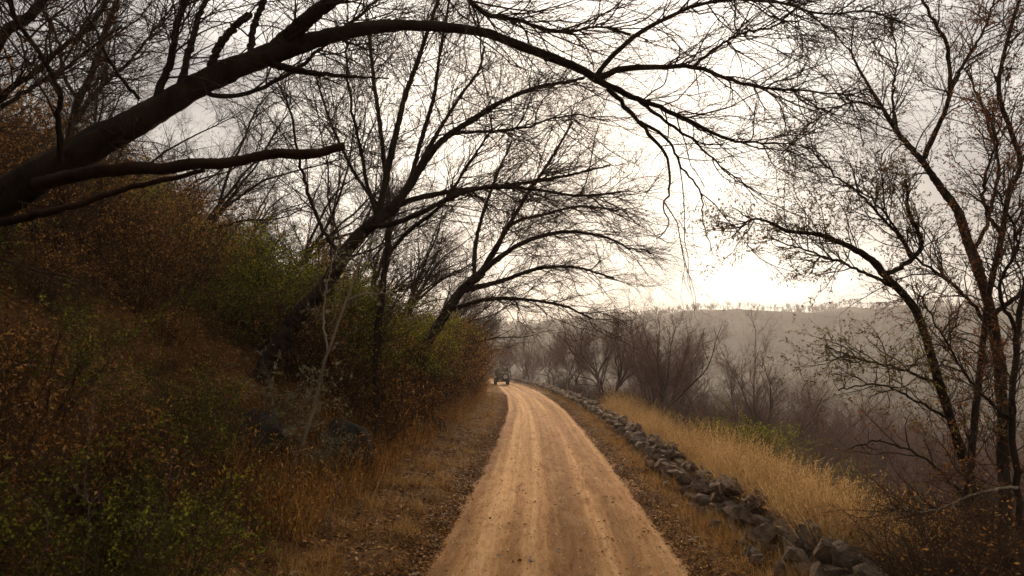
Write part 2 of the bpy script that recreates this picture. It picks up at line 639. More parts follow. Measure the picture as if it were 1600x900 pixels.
sr = spread(4.0, 1000, 0.09, 1.075)
sl = -spread(4.0, 420, 0.09, 1.065)
sg = np.concatenate([sl[::-1], np.arange(-3.93, 3.95, 0.07), sr])
yg = [-28.0]
while yg[-1] < 1250:
    v = yg[-1]
    yg.append(v + (0.45 if v < 4 else max(0.085, v * 0.0125)))
yg = np.array(yg)
S, Y = np.meshgrid(sg, yg)
Z = H(S, Y)
V = np.stack([S + xc(Y), Y, Z], -1).reshape(-1, 3)
ny, ns = S.shape
idx = np.arange(ny * ns).reshape(ny, ns)
F = np.stack([idx[:-1, :-1], idx[:-1, 1:], idx[1:, 1:], idx[1:, :-1]], -1).reshape(-1, 4)
tag(link('ground', build_mesh('ground', V, [F], True), GROUND), None, None, kind='structure')

# road sheet with worn wheel tracks
rs = np.linspace(-1.95, 1.95, 66)
ry = [-28.0]
while ry[-1] < 240:
    v = ry[-1]
    ry.append(v + (0.4 if v < 4 else max(0.07, v * 0.011)))
ry = np.array(ry)
S, Y = np.meshgrid(rs, ry)


def rut(s, y):
    w = fbm(y * .07, 0 * y, 51, 2) * 0.25
    z = -0.048 * np.exp(-((s + 0.72 + w) / .20) ** 2) - 0.048 * np.exp(-((s - 0.74 + w) / .20) ** 2)
    z += -0.012 * np.exp(-((s + 0.36 + w * 1.5) / .12) ** 2) - 0.014 * np.exp(-((s - 0.30 + w * .6) / .10) ** 2)
    z += fbm(s * 5.0, y * .35, 61, 3) * .034 + fbm(s * 3.2, y * 2.2, 71, 4) * 0.034 + fbm(s * 16, y * .8, 75, 2) * 0.007
    return z + 0.02 - 0.045 * sstep(1.2, 1.95, np.abs(s))


Z = rut(S, Y)
V = np.stack([S + xc(Y), Y, Z], -1).reshape(-1, 3)
ny, ns = S.shape
idx = np.arange(ny * ns).reshape(ny, ns)
F = np.stack([idx[:-1, :-1], idx[:-1, 1:], idx[1:, 1:], idx[1:, :-1]], -1).reshape(-1, 4)
me = build_mesh('road', V, [F], True)
uvl = me.uv_layers.new(name='lane')
uv = np.stack([S, Y], -1).reshape(-1, 2)[F.ravel()]
uvl.data.foreach_set('uv', uv.astype(np.float32).ravel())
ea = me.attributes.new('edge', 'FLOAT', 'POINT')
ea.data.foreach_set('value', sstep(0.95, 1.75, np.abs(S)).astype(np.float32).ravel())
tag(link('road', me, ROAD), None, None, kind='structure')


# ------------------------------------------------------------------ trees
def smooth_path(pts, n, rng, jit=0.0):
    """Catmull-Rom through pts (k,3) resampled to n points by length, with a little wander"""
    P = np.asarray(pts, float)
    Q = np.vstack([2 * P[0] - P[1], P, 2 * P[-1] - P[-2]])
    out = []
    for i in range(1, len(Q) - 2):
        p0, p1, p2, p3 = Q[i - 1], Q[i], Q[i + 1], Q[i + 2]
        for t in np.linspace(0, 1, 12, endpoint=False):
            out.append(.5 * ((2 * p1) + (-p0 + p2) * t + (2 * p0 - 5 * p1 + 4 * p2 - p3) * t * t + (-p0 + 3 * p1 - 3 * p2 + p3) * t ** 3))
    out.append(P[-1])
    out = np.array(out)
    d = np.concatenate([[0], np.cumsum(np.linalg.norm(np.diff(out, axis=0), axis=1))])
    tt = np.linspace(0, d[-1], n)
    res = np.stack([np.interp(tt, d, out[:, k]) for k in range(3)], -1)
    if jit:
        w = rng.normal(size=(n, 3)) * jit
        w[0] = w[-1] = 0
        res += w
    return res


def grow(C, D, L, r0, r1, n, wob, trop, rng):
    """B branches at once; C start, D direction, L length, r0/r1 radii"""
    B = len(C)
    P = np.empty((B, n, 3))
    P[:, 0] = C
    d = norm(D)
    st = (L / (n - 1))[:, None]
    trop = np.asarray(trop, float)
    for i in range(1, n):
        d = norm(d + rng.normal(size=(B, 3)) * wob + trop)
        P[:, i] = P[:, i - 1] + d * st
    t = np.linspace(0, 1, n)[None]
    Rd = r0[:, None] * (1 - t) + r1[:, None] * t
    return P, Rd


def spawn(P, Rd, N, tmin, tmax, amin, amax, rng, bias=None, bw=0.0, wts=None):
    """N side shoots off the branches P; picks parents by length"""
    B, n, _ = P.shape
    ln = np.linalg.norm(np.diff(P, axis=1), axis=2).sum(1)
    pw = ln if wts is None else ln * wts
    pi = rng.choice(B, N, p=pw / pw.sum())
    t = rng.uniform(tmin, tmax, N)
    f = t * (n - 1)
    i = np.minimum(f.astype(int), n - 2)
    fr = (f - i)[:, None]
    C = P[pi, i] * (1 - fr) + P[pi, i + 1] * fr
    T = norm(P[pi, i + 1] - P[pi, i])
    r = Rd[pi, i] * (1 - fr[:, 0]) + Rd[pi, i + 1] * fr[:, 0]
    perp = norm(np.cross(T, rng.normal(size=(N, 3))))
    a = rng.uniform(amin, amax, N)[:, None]
    D = T * np.cos(a) + perp * np.sin(a)
    if bias is not None:
        D = norm(D + np.asarray(bias) * bw)
    return C, D, ln[pi], t, r


def twigs(soups, P, Rd, counts, lens, rads, rng, trop=(0, 0, 0.02), wob=0.16, ang=(0.35, 1.0), leafs=None, bias=None, bw=0.0, tmin=0.2, sides=(5, 3, 3, 3), npts=(9, 7, 5, 4), wts=None):
    """fills crown soup with levels of side shoots; leafs = (count, len, width, soup, hang)"""
    crown = soups
    allP = []
    for k, (N, L, rad) in enumerate(zip(counts, lens, rads)):
        C, D, pl, t, r = spawn(P, Rd, N, tmin if k == 0 else 0.1, 1.0, ang[0], ang[1], rng, bias, bw, wts if k == 0 else None)
        Ls = rng.uniform(L[0], L[1], N) * (1 - 0.35 * t)
        r0 = np.minimum(rad * rng.uniform(0.7, 1.25, N), r * 0.8)
        n = npts[min(k, len(npts) - 1)]
        P, Rd = grow(C, D, Ls, r0, r0 * 0.3, n, wob, trop, rng)
        crown.tubes(P, Rd, sides[min(k, len(sides) - 1)], rng)
        allP.append(P)
    if leafs:
        N, ll, lw, soup, hang = leafs
        Q = allP[-1] if len(allP) < 2 else None
        src = [allP[-1]] + ([allP[-2]] if len(allP) > 1 else [])
        for w, q in zip((0.7, 0.3), src):
            M = int(N * w)
            b = rng.integers(0, len(q), M)
            f = rng.uniform(0.25, 1, M) * (q.shape[1] - 1)
            i = np.minimum(f.astype(int), q.shape[1] - 2)
            fr = (f - i)[:, None]
            C = q[b, i] * (1 - fr) + q[b, i + 1] * fr
            D = norm(rng.normal(size=(M, 3)) * 0.8 + np.array([0, 0, -hang]) + norm(q[b, i + 1] - q[b, i]) * 0.5)
            Nn = rng.normal(size=(M, 3)) + np.array([0, 0, .5])
            soup.leaves(C, D, norm(Nn), rng.uniform(ll * .6, ll * 1.3, M), rng.uniform(lw * .6, lw * 1.3, M), rng)
    return allP


def hero(name, label, limbs, seed, counts, lens, rads, bark=BARK, twig=TWIG, leaf=None, leafmat=LEAF_SEED, trop=(0, 0, 0.02), wob=0.2, ang=(0.35, 1.05), bias=None, bw=0.0, cat='tree', group=None, ends=None):
    """tree from hand-laid limbs in photo pixels: limbs = [(part name, [(px,py,depth)...], (w0 px, w1 px), bark or None, weight)]"""
    rng = np.random.default_rng(seed)
    first = limbs[0][1][0]
    base = pix(*first)
    gz = float(H(base[0] - float(xc(base[1])), base[1]))
    foot = base + (0, 0, min(0.0, gz - .3 - base[2]))
    root = empty(name, base)
    polys, rads0, wgt = [], [], []
    cnt = {}
    for pname, pts, ww, bk, wt_ in limbs:
        w0 = ww[0]
        wpts = [pix(*p) for p in pts]
        if pts[0] is first and foot[2] < base[2] - .05:
            d_ = norm(wpts[0] - wpts[1])
            wpts = [foot + d_ * .25 * (1, 1, 0)] + wpts
        n = 170 if w0 * pts[0][2] / FPX > .3 else 90 if w0 * pts[0][2] / FPX > .1 else 30
        d0, d1 = pts[0][2], pts[-1][2]
        path = smooth_path(wpts, n, rng, (0.002 if n > 60 else 0.006) * d0 / 6)
        t = np.linspace(0, 1, n)
        if len(ww) > 2:
            xs_ = np.concatenate([[0], np.cumsum(np.linalg.norm(np.diff(np.array([pix(*p) for p in pts]), axis=0), axis=1))])
            rad = np.interp(t * xs_[-1], xs_, [w_ * p[2] / FPX / 2 for w_, p in zip(ww, pts)])
        else:
            rad = ww[0] * d0 + (ww[1] * d1 - ww[0] * d0) * t ** 0.8
            rad = rad / FPX / 2
        r0 = rad[0]
        rad = rad * (1 + 0.03 * np.sin(t * 23 + seed) + 0.015 * rng.normal(size=n) + .22 * np.exp(-t / .07) * (pts[0] is first))
        s = Soup()
        s.tubes(path[None], rad[None], 22 if n > 100 else 12 if r0 > 0.05 else (8 if r0 > .02 else 6), rng, 0.07 if r0 > .05 else 0.025)
        part(pname, s.mesh(pname, base, True), bk or bark, root)
        if wt_:
            wgt.append(wt_)
            q_ = np.linspace(0, n - 1, 30)
            polys.append(np.stack([np.interp(q_, np.arange(n), path[:, k_]) for k_ in range(3)], -1))
            rads0.append(np.interp(q_, np.arange(n), rad))
    crown = Soup()
    lv = Soup()
    twigs(crown, np.array(polys), np.array(rads0), counts, lens, rads, rng, trop, wob, ang, None if leaf is None else (leaf[0], leaf[1], leaf[2], lv, leaf[3]), bias, bw, wts=np.array(wgt))
    part('crown', crown.mesh('crown', base), twig, root, 'stuff')
    if leaf:
        part('leaves', lv.mesh('leaves', base), leafmat, root, 'stuff')
    tag(root, label, cat, group)
    return root


# ---- the big leaning tree that arches over the road
A = [
    ('trunk', [(-420, 520, 5.7), (-280, 462, 5.7), (-150, 400, 5.65), (0, 312, 5.6), (110, 247, 5.7), (230, 180, 5.8), (330, 122, 6.0), (430, 82, 6.2), (540, 50, 6.4), (620, 40, 6.6), (700, 43, 6.8), (760, 52, 7.0), (830, 78, 7.2), (900, 105, 7.4), (935, 126, 7.5)], (80, 72, 64, 57, 49, 41, 37, 32, 21, 18, 16, 15, 14, 13, 12), None, 0.12),
    ('limb', [(425, 84, 6.2), (450, 58, 6.2), (480, 30, 6.1), (520, 0, 6.0), (570, -50, 5.9)], (30, 17), None, 1),
    ('limb', [(930, 121, 7.5), (953, 92, 7.5), (1008, 46, 7.6), (1066, 16, 7.7), (1130, 0, 7.8), (1216, 4, 8), (1285, 22, 8.2), (1360, 18, 8.4), (1430, 46, 8.6)], (9, 2), None, 1),
    ('limb', [(932, 124, 7.5), (970, 108, 7.5), (1040, 105, 7.6), (1086, 104, 7.7), (1131, 121, 7.8), (1200, 138, 7.9), (1266, 142, 8.1), (1345, 152, 8.3)], (11, 2), None, 1),
    ('limb', [(1082, 104, 7.7), (1120, 75, 7.8), (1160, 52, 7.9), (1215, 38, 8), (1260, -10, 8.1)], (6, 2), None, 1),
    ('limb', [(935, 126, 7.5), (990, 152, 7.7), (1050, 176, 7.8), (1130, 214, 7.9), (1170, 222, 8), (1240, 226, 8.2)], (12, 2), None, 1),
    ('limb', [(950, 138, 7.55), (985, 175, 7.5), (1008, 203, 7.5), (1042, 246, 7.5), (1045, 300, 7.5), (1036, 324, 7.5), (1045, 352, 7.5), (1026, 373, 7.5)], (9, 1.5), None, .22),
    ('limb', [(1000, 190, 7.5), (1040, 215, 7.6), (1066, 262, 7.6), (1095, 300, 7.6), (1100, 350, 7.6), (1114, 396, 7.6)], (6, 1.2), None, .15),
    ('limb', [(990, 152, 7.7), (1040, 190, 7.9), (1090, 225, 8), (1140, 270, 8.1), (1190, 305, 8.2)], (7, 1.5), None, .6),
    ('limb', [(560, -40, 6.0), (690, -30, 6.2), (733, -2, 6.3), (758, 22, 6.4), (808, 31, 6.6), (873, 50, 6.8), (933, 42, 6.9), (985, 53, 7)], (12, 3), None, 1),
    ('limb', [(423, 100, 6.2), (455, 108, 6.2), (485, 113, 6.2), (533, 118, 6.2), (608, 123, 6.3)], (14, 2), None, 0),
    ('limb', [(10, 300, 5.65), (90, 280, 5.5), (140, 270, 5.35), (210, 262, 5.3), (255, 264, 5.25), (300, 256, 5.2), (352, 255, 5.15), (400, 245, 5.1), (438, 239, 5.1), (462, 241, 5.1), (500, 238, 5.1), (522, 232, 5.1), (539, 229, 5.1)], (22, 22, 21, 20, 19, 19, 17, 17, 15, 19, 14, 14, 12, 7), BARK_RED, 0),
    ('limb', [(-60, 356, 5.65), (40, 340, 5.4), (130, 316, 5.2), (200, 294, 5.2), (320, 266, 5.2)], (17, 7), BARK_RED, 0),
    ('limb', [(238, 172, 5.8), (250, 140, 5.8), (268, 90, 5.8), (278, 32, 5.8), (300, -20, 5.8)], (15, 9), None, 1),
    ('limb', [(278, 150, 5.9), (292, 95, 6), (306, 40, 6.1), (330, -20, 6.2)], (14, 8), None, 1),
    ('limb', [(325, 116, 6), (340, 78, 6), (357, 52, 6), (390, 20, 6)], (15, 12), None, .1),
    ('limb', [(392, 90, 6.1), (396, 45, 6.2), (412, 0, 6.3), (425, -40, 6.3)], (12, 8), None, .7),
    ('limb', [(96, 250, 5.5), (91, 180, 5.3), (96, 150, 5.2), (70, 95, 5.1), (34, 45, 5.0), (5, -15, 5.0)], (10, 6), None, .8),
    ('limb', [(217, 154, 5.8), (180, 110, 5.7), (155, 60, 5.6), (120, -20, 5.5)], (6, 3), None, .8),
    ('limb', [(300, 140, 6.0), (370, 150, 6.4), (450, 115, 6.8), (520, 60, 7.2), (600, -10, 7.6)], (9, 4), None, 1),
]
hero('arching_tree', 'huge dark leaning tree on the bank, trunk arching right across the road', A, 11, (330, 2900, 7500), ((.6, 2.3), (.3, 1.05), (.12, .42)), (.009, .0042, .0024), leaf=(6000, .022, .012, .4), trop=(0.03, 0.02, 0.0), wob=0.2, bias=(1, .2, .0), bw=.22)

# ---- slender trees at the far left, behind the arching trunk
E1 = [('trunk', [(-190, 330, 8.5), (-60, 215, 8.3), (0, 62, 8), (35, 35, 8), (60, 10, 8), (85, -30, 8)], (26, 13), None, 1),
      ('limb', [(-100, 260, 8.3), (0, 155, 8.2), (35, 126, 8.2), (75, 92, 8.3), (140, 42, 8.4), (175, -10, 8.4)], (12, 6), None, 1),
      ('limb', [(-60, 215, 8.3), (30, 150, 8.6), (110, 100, 9), (190, 40, 9.3)], (9, 4), None, 1)]
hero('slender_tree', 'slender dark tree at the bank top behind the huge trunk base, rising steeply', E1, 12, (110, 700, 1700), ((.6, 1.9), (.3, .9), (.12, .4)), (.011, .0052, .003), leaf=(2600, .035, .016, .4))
E2 = [('trunk', [(95, 330, 11), (105, 235, 11), (120, 165, 11), (145, 112, 11), (165, 50, 11), (190, -20, 11)], (15, 8), None, 1),
      ('limb', [(112, 200, 11), (150, 145, 11.3), (205, 92, 11.6), (260, 20, 12)], (8, 3), None, 1),
      ('limb', [(125, 160, 11), (100, 120, 11.2), (90, 60, 11.4), (50, -20, 11.6)], (7, 3), None, 1)]
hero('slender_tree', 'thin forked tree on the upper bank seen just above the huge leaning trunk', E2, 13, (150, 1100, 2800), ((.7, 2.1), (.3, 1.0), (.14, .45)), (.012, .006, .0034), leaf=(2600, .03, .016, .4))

# ---- the leaning tree with the fan of limbs, rooted on the bank
B = [
    ('trunk', [(408, 592, 13.2), (420, 565, 13.2), (436, 540, 13.2), (470, 490, 13.2), (508, 448, 13.2), (535, 402, 13.2), (558, 371, 13.2), (588, 346, 13.2), (618, 322, 13.3)], (32, 17), None, .1),
    ('limb', [(612, 328, 13.3), (640, 290, 13.2), (668, 245, 13.1), (703, 210, 13), (743, 184, 12.9), (783, 160, 12.8), (833, 138, 12.7), (873, 130, 12.6), (913, 122, 12.5)], (15, 4), None, 1),
    ('limb', [(610, 327, 13.3), (632, 316, 13.4), (673, 305, 13.5), (733, 296, 13.6), (813, 287, 13.8), (883, 275, 14), (953, 258, 14.2)], (11, 3), None, 1),
    ('limb', [(585, 352, 13.2), (613, 350, 13.1), (658, 332, 12.8), (703, 310, 12.6), (760, 293, 12.4), (843, 297, 12.2), (903, 306, 12), (970, 300, 11.8)], (10, 3), None, 1),
    ('limb', [(590, 344, 13.2), (603, 280, 13.3), (615, 225, 13.4), (633, 150, 13.5), (653, 95, 13.6), (668, 50, 13.7), (695, -30, 13.8)], (13, 5), None, 1),
    ('limb', [(628, 308, 13.3), (640, 285, 13.5), (658, 220, 13.8), (678, 150, 14), (688, 80, 14.2), (704, -10, 14.4)], (9, 4), None, 1),
    ('limb', [(655, 262, 13.1), (663, 245, 13.3), (688, 200, 13.6), (723, 145, 14), (748, 110, 14.3), (757, 72, 14.5)], (9, 3), None, 1),
    ('limb', [(590, 344, 13.2), (575, 290, 13.1), (560, 220, 13), (545, 140, 13), (540, 40, 13)], (7, 3), None, 1),
    ('limb', [(535, 402, 13.2), (500, 350, 13), (470, 260, 12.8), (455, 180, 12.6), (430, 120, 12.4)], (7, 3), None, 1),
    ('limb', [(700, 210, 13), (760, 205, 12.6), (820, 200, 12.2), (880, 180, 11.9), (950, 190, 11.6)], (6, 2), None, 1),
]
hero('fan_tree', 'dark tree leaning from the bank with limbs fanning out over the road', B, 14, (300, 2900, 8500), ((.9, 3.2), (.45, 1.5), (.2, .65)), (.011, .0054, .0031), leaf=(4200, .035, .02, .4), trop=(0.03, 0.0, 0.01))

# ---- thin upright tree beside it
D_ = [('trunk', [(590, 530, 15.5), (598, 445, 15.5), (608, 360, 15.5), (606, 300, 15.5), (590, 170, 15.6), (582, 110, 15.7), (575, 30, 15.8)], (14, 5), None, 1),
      ('limb', [(603, 400, 15.5), (640, 360, 15.2), (690, 320, 15), (730, 260, 14.8), (770, 200, 14.6)], (8, 3), None, 1),
      ('limb', [(607, 340, 15.5), (560, 280, 15.8), (520, 200, 16.2), (490, 110, 16.6)], (7, 3), None, 1)]
hero('upright_tree', 'thin upright dark tree standing behind the fan limbed leaning tree', D_, 15, (170, 1400, 4000), ((.9, 3.2), (.45, 1.5), (.2, .65)), (.012, .006, .0034), leaf=(2400, .04, .022, .4), bias=(1, 0, .2), bw=.15)

# ---- arching roadside tree beyond the green thicket
F1 = [('trunk', [(660, 560, 21), (690, 500, 21), (720, 455, 21), (755, 425, 21)], (19, 13), None, .1),
      ('limb', [(745, 432, 21), (790, 395, 20.5), (835, 372, 20), (890, 362, 19.6), (950, 372, 19.2), (985, 390, 19)], (10, 3), None, 1),
      ('limb', [(720, 455, 21), (780, 440, 21), (840, 420, 20.6), (900, 418, 20.2), (960, 435, 20)], (9, 3), None, 1),
      ('limb', [(700, 485, 21), (760, 468, 21), (820, 468, 20.6), (880, 478, 20.3), (925, 498, 20)], (8, 3), None, 1),
      ('limb', [(750, 428, 21), (785, 370, 21), (820, 310, 21), (860, 250, 21), (895, 190, 21)], (9, 3), None, 1),
      ('limb', [(735, 440, 21), (770, 400, 21.6), (800, 350, 22), (850, 335, 22.2), (910, 322, 22.4), (965, 330, 22.6)], (8, 3), None, 1),
      ('limb', [(740, 436, 21), (745, 370, 21.3), (770, 290, 21.6), (800, 220, 22)], (8, 3), None, 1)]
hero('arching_roadside_tree', 'low tree arching its drooping limbs over the road above the green thicket', F1, 16, (260, 2500, 8000), ((1.1, 3.4), (.55, 1.8), (.25, .8)), (.014, .0068, .0038), leaf=(2500, .045, .025, .4), trop=(0.03, 0, -0.012), bias=(1, 0, 0), bw=.2)

# ---- trees on the slope beyond the wall, at the right
G1 = [('trunk', [(1580, 990, 9.0), (1545, 860, 9), (1531, 800, 9), (1506, 720, 9), (1481, 640, 9), (1461, 575, 9), (1436, 495, 9), (1412, 460, 9), (1391, 440, 9)], (18, 11), None, .5),
      ('limb', [(1391, 440, 9), (1361, 406, 9), (1326, 385, 9), (1281, 367, 9), (1231, 361, 8.9), (1200, 346, 8.9), (1172, 344, 8.8), (1148, 366, 8.8)], (13, 2), None, 1),
      ('limb', [(1385, 430, 9), (1425, 405, 9.1), (1440, 380, 9.2), (1420, 330, 9.3), (1415, 280, 9.4)], (9, 5), None, 1),
      ('limb', [(1400, 450, 9), (1360, 430, 9), (1320, 412, 8.9), (1270, 395, 8.8), (1205, 372, 8.6)], (6, 2), None, .7),
      ('limb', [(1425, 405, 9.1), (1405, 370, 9.2), (1350, 310, 9.3), (1300, 270, 9.4), (1260, 225, 9.5)], (6, 2), None, 1),
      ('limb', [(1470, 600, 9), (1400, 575, 8.8), (1340, 560, 8.6), (1290, 540, 8.4)], (5, 2), None, .6),
      ('limb', [(1490, 660, 9), (1420, 620, 8.6), (1370, 600, 8.3), (1310, 610, 8.0)], (5, 2), None, .6)]
hero('slope_tree', 'dark tree below the wall with a bowed left limb tipped with leaf clusters', G1, 17, (130, 800, 2200), ((.4, 1.4), (.2, .65), (.09, .32)), (.009, .0046, .0027), leaf=(11000, .042, .017, .5), leafmat=LEAF_OLIVE, trop=(-.01, 0, .03))
G2 = [('trunk', [(1590, 1000, 9.8), (1580, 880, 9.8), (1571, 780, 9.8), (1566, 650, 9.8), (1562, 580, 9.8), (1551, 500, 9.8), (1536, 445, 9.8), (1516, 388, 9.8), (1498, 332, 9.8)], (21, 14), None, .4),
      ('limb', [(1498, 332, 9.8), (1461, 280, 9.8), (1436, 246, 9.8), (1401, 205, 9.9), (1376, 165, 9.9), (1346, 115, 10), (1326, 75, 10)], (13, 3), None, 1),
      ('limb', [(1440, 252, 9.8), (1466, 200, 9.7), (1483, 145, 9.6), (1481, 75, 9.5), (1458, 32, 9.4), (1430, -20, 9.4)], (9, 4), None, 1),
      ('limb', [(1483, 145, 9.6), (1510, 95, 9.6), (1540, 40, 9.6), (1560, -20, 9.6)], (6, 3), None, 1),
      ('limb', [(1401, 205, 9.9), (1395, 150, 10), (1402, 90, 10.1), (1390, 30, 10.2)], (5, 2), None, 1),
      ('limb', [(1520, 395, 9.8), (1545, 340, 10), (1560, 260, 10.2), (1540, 180, 10.4), (1510, 110, 10.5)], (7, 3), None, 1),
      ('limb', [(1380, 170, 9.9), (1330, 160, 9.9), (1270, 190, 10), (1220, 240, 10)], (4, 1.5), None, .8),
      ('limb', [(1555, 520, 9.8), (1500, 455, 9.5), (1430, 400, 9.3), (1380, 330, 9.2), (1330, 290, 9.1)], (7, 2), None, 1)]
hero('slope_tree', 'tallest dark tree below the wall, trunk splitting into crooked upright limbs', G2, 18, (190, 1250, 3300), ((.5, 1.7), (.25, .8), (.1, .36)), (.01, .005, .003), leaf=(10000, .034, .017, .5), leafmat=LEAF_RUST, trop=(-.01, 0, .03))
G3 = [('trunk', [(1500, 960, 8.6), (1510, 800, 8.6), (1525, 640, 8.6), (1540, 500, 8.6), (1548, 445, 8.6), (1566, 365, 8.6), (1577, 300, 8.6), (1594, 258, 8.6), (1578, 200, 8.6), (1560, 140, 8.6), (1575, 60, 8.6), (1600, -20, 8.6)], (14, 5), None, 1),
      ('limb', [(1566, 365, 8.6), (1540, 330, 8.5), (1538, 280, 8.4), (1560, 220, 8.3)], (7, 3), None, 1),
      ('limb', [(1540, 500, 8.6), (1580, 470, 8.5), (1620, 430, 8.4), (1660, 340, 8.4)], (8, 4), None, 1),
      ('limb', [(1594, 258, 8.6), (1620, 200, 8.6), (1640, 100, 8.6)], (7, 4), None, 1),
      ('limb', [(1512, 780, 8.6), (1450, 720, 8.3), (1380, 690, 8.1), (1330, 700, 8)], (5, 2), None, .6)]
hero('slope_tree', 'crooked rust leaved tree beside the tallest tree below the wall', G3, 19, (130, 800, 2200), ((.4, 1.4), (.2, .7), (.09, .32)), (.009, .0046, .0027), leaf=(9000, .036, .018, .5), leafmat=LEAF_RUST, trop=(0, 0, .03))
G4 = [('trunk', [(1640, 1050, 7.6), (1610, 900, 7.6), (1590, 760, 7.6), (1580, 640, 7.6), (1590, 520, 7.6), (1610, 400, 7.6)], (13, 8), None, .6),
      ('limb', [(1590, 760, 7.6), (1530, 770, 7.3), (1450, 800, 7.1), (1385, 790, 6.9)], (5, 2), BARK_PALE, .5),
      ('limb', [(1582, 660, 7.6), (1520, 600, 7.4), (1470, 520, 7.2), (1440, 470, 7.1)], (6, 2), None, .6),
      ('limb', [(1590, 520, 7.6), (1560, 450, 7.5), (1590, 380, 7.4), (1560, 300, 7.3)], (7, 3), None, 1)]
hero('slope_tree', 'dark twiggy tree on the slope with one pale low limb reaching left', G4, 20, (150, 800, 1900), ((.4, 1.3), (.2, .65), (.09, .3)), (.008, .0043, .0025), leaf=(2400, .03, .015, .5), leafmat=LEAF_RUST)
# pale bare sapling before the leaning tree
SAP = [('trunk', [(452, 758, 10.5), (466, 710, 10.5), (480, 672, 10.5), (500, 596, 10.5), (512, 548, 10.4), (527, 510, 10.4), (545, 460, 10.4), (566, 400, 10.5)], (7, 3), BARK_PALE, .4),
       ('limb', [(540, 470, 10.4), (580, 458, 10.3), (630, 462, 10.2), (680, 478, 10.1)], (3, 1.2), BARK_PALE, .6),
       ('limb', [(512, 548, 10.4), (505, 500, 10.5), (512, 440, 10.6), (530, 380, 10.7)], (3.5, 1.5), BARK_PALE, .6)]
hero('pale_sapling', 'pale thin bare sapling standing before the leaning tree on the bank', SAP, 21, (40, 160, 300), ((.3, .9), (.15, .5), (.08, .25)), (.006, .0035, .002), bark=BARK_PALE, twig=TWIG_PALE, leaf=(260, .09, .035, .5), leafmat=LEAF_PALE)


for k_, (pts_, w_, lab_) in enumerate((
        ([(128, 900, 4.6), (140, 830, 4.6), (132, 760, 4.6), (138, 700, 4.7), (150, 600, 4.8)], 4, 'pale dead stem standing upright among the near weeds, straightest of them'),
        ([(250, 905, 5.0), (258, 830, 5.0), (262, 760, 5.0), (270, 715, 5.0)], 4, 'short pale dead stem beside the leafy green shrubs'),
        ([(60, 900, 4.4), (75, 830, 4.4), (60, 790, 4.4), (30, 770, 4.4)], 5, 'bent pale dead stem hooked over at its top'),
        ([(520, 790, 8.6), (528, 770, 8.6), (515, 740, 8.6), (500, 715, 8.6), (488, 690, 8.6)], 4, 'crooked pale dead stick leaning at the verge below the boulder'))):
    hero('dead_stem', lab_, [('stem', pts_, (w_ * .6, w_ * .35), BARK_MID, 1)], 400 + k_, (5, 10), ((.1, .35), (.05, .2)), (.003, .002), twig=TWIG_MID, cat='stem')


# ---- trees grown from a rule, copied about
def rule_tree(name, h, lean, seed, counts, bark, twig, leaf=None, leafmat=LEAF_SEED, spread_=0.75, tw=1.0, droop=0.02):
    rng = np.random.default_rng(seed)
    root = empty(name)
    tr = Soup()
    th = h * rng.uniform(.22, .34)
    d0 = np.array([[lean, 0, 1.0]])
    r0 = h * 0.0125
    P0, R0 = grow(np.array([[0, 0, -0.25]]), d0, np.array([th + .25]), np.array([r0]), np.array([r0 * .7]), 8, .08, (lean * .05, 0, 0), rng)
    tr.tubes(P0, R0, 8, rng, 0.05)
    nl = counts[0]
    C, D, _, t, r = spawn(P0, R0, nl, .45, 1.0, .3, spread_, rng, (lean, 0, .2), .35)
    C[:2] = P0[0, -1]
    Ls = h * rng.uniform(.5, .85, nl)
    P1, R1 = grow(C, D, Ls, np.full(nl, r0 * .55), np.full(nl, r0 * .10), 11, .13, (lean * .06, 0, droop), rng)
    tr.tubes(P1, R1, 6, rng)
    part('trunk', tr.mesh('trunk', None, True), bark, root)
    crown, lv = Soup(), Soup()
    k = h / 8.0
    twigs(crown, P1, R1, counts[1:], ((.9 * k, 2.6 * k), (.45 * k, 1.4 * k), (.2 * k, .65 * k)), (.018 * k * tw, .010 * k * tw, .0062 * k * tw), rng, (lean * .03, 0, droop), .19, (.35, 1.0), None if leaf is None else (leaf[0], leaf[1], leaf[2], lv, .4), tmin=.15, sides=(4, 3, 3), npts=(8, 6, 4))
    part('crown', crown.mesh('crown'), twig, root, 'stuff')
    if leaf:
        part('leaves', lv.mesh('leaves'), leafmat, root, 'stuff')
    return root


def placed(proto, used, s, y, rz, sc, label=None, group=None, cat='tree', dz=0.0, tilt=(0, 0), zs=1.0):
    o = proto if proto.name not in used else copy_thing(proto)
    used.add(proto.name)
    p = at(s, y)
    o.location = (p[0], p[1], p[2] + dz)
    o.rotation_euler = (tilt[0], tilt[1], rz)
    o.scale = (sc, sc, sc * zs)
    tag(o, label, cat, group)
    return o


rng = np.random.default_rng(5)
USED = set()
ORD = 'first second third fourth fifth sixth seventh eighth ninth tenth eleventh twelfth thirteenth fourteenth fifteenth sixteenth'.split()
bank_trees = [rule_tree('bank_tree', 8.0, .45, 40 + k, (6, 70, 700, 2400), BARK, TWIG, (900, .05, .028), LEAF_SEED, .8, .9) for k in range(4)]
LB = 'bare dark tree leaning out over the road from the thickets on the bank'
bspots = [(-9.5, 24, 1.0), (-5.6, 25, 1.0), (-7.5, 28, 1.1), (-5.2, 33, .95), (-9.5, 31, 1.1), (-5.6, 40, 1.0), (-8.5, 43, 1.1), (-5.2, 50, .9), (-7.6, 55, 1.1), (-5.4, 63, 1.0), (-8.5, 68, 1.1), (-5.6, 78, 1.05), (-7.5, 86, 1.1), (-6, 98, 1.1), (-8, 112, 1.2)]
for i, (s, y, sc) in enumerate(bspots):
    placed(bank_trees[i % 4], USED, s, y, rng.uniform(-.7, .7), sc * rng.uniform(.9, 1.1), 'bare dark tree leaning from the thicket, %s along the bank towards the jeep' % ORD[i], 'leaning trees along the bank')
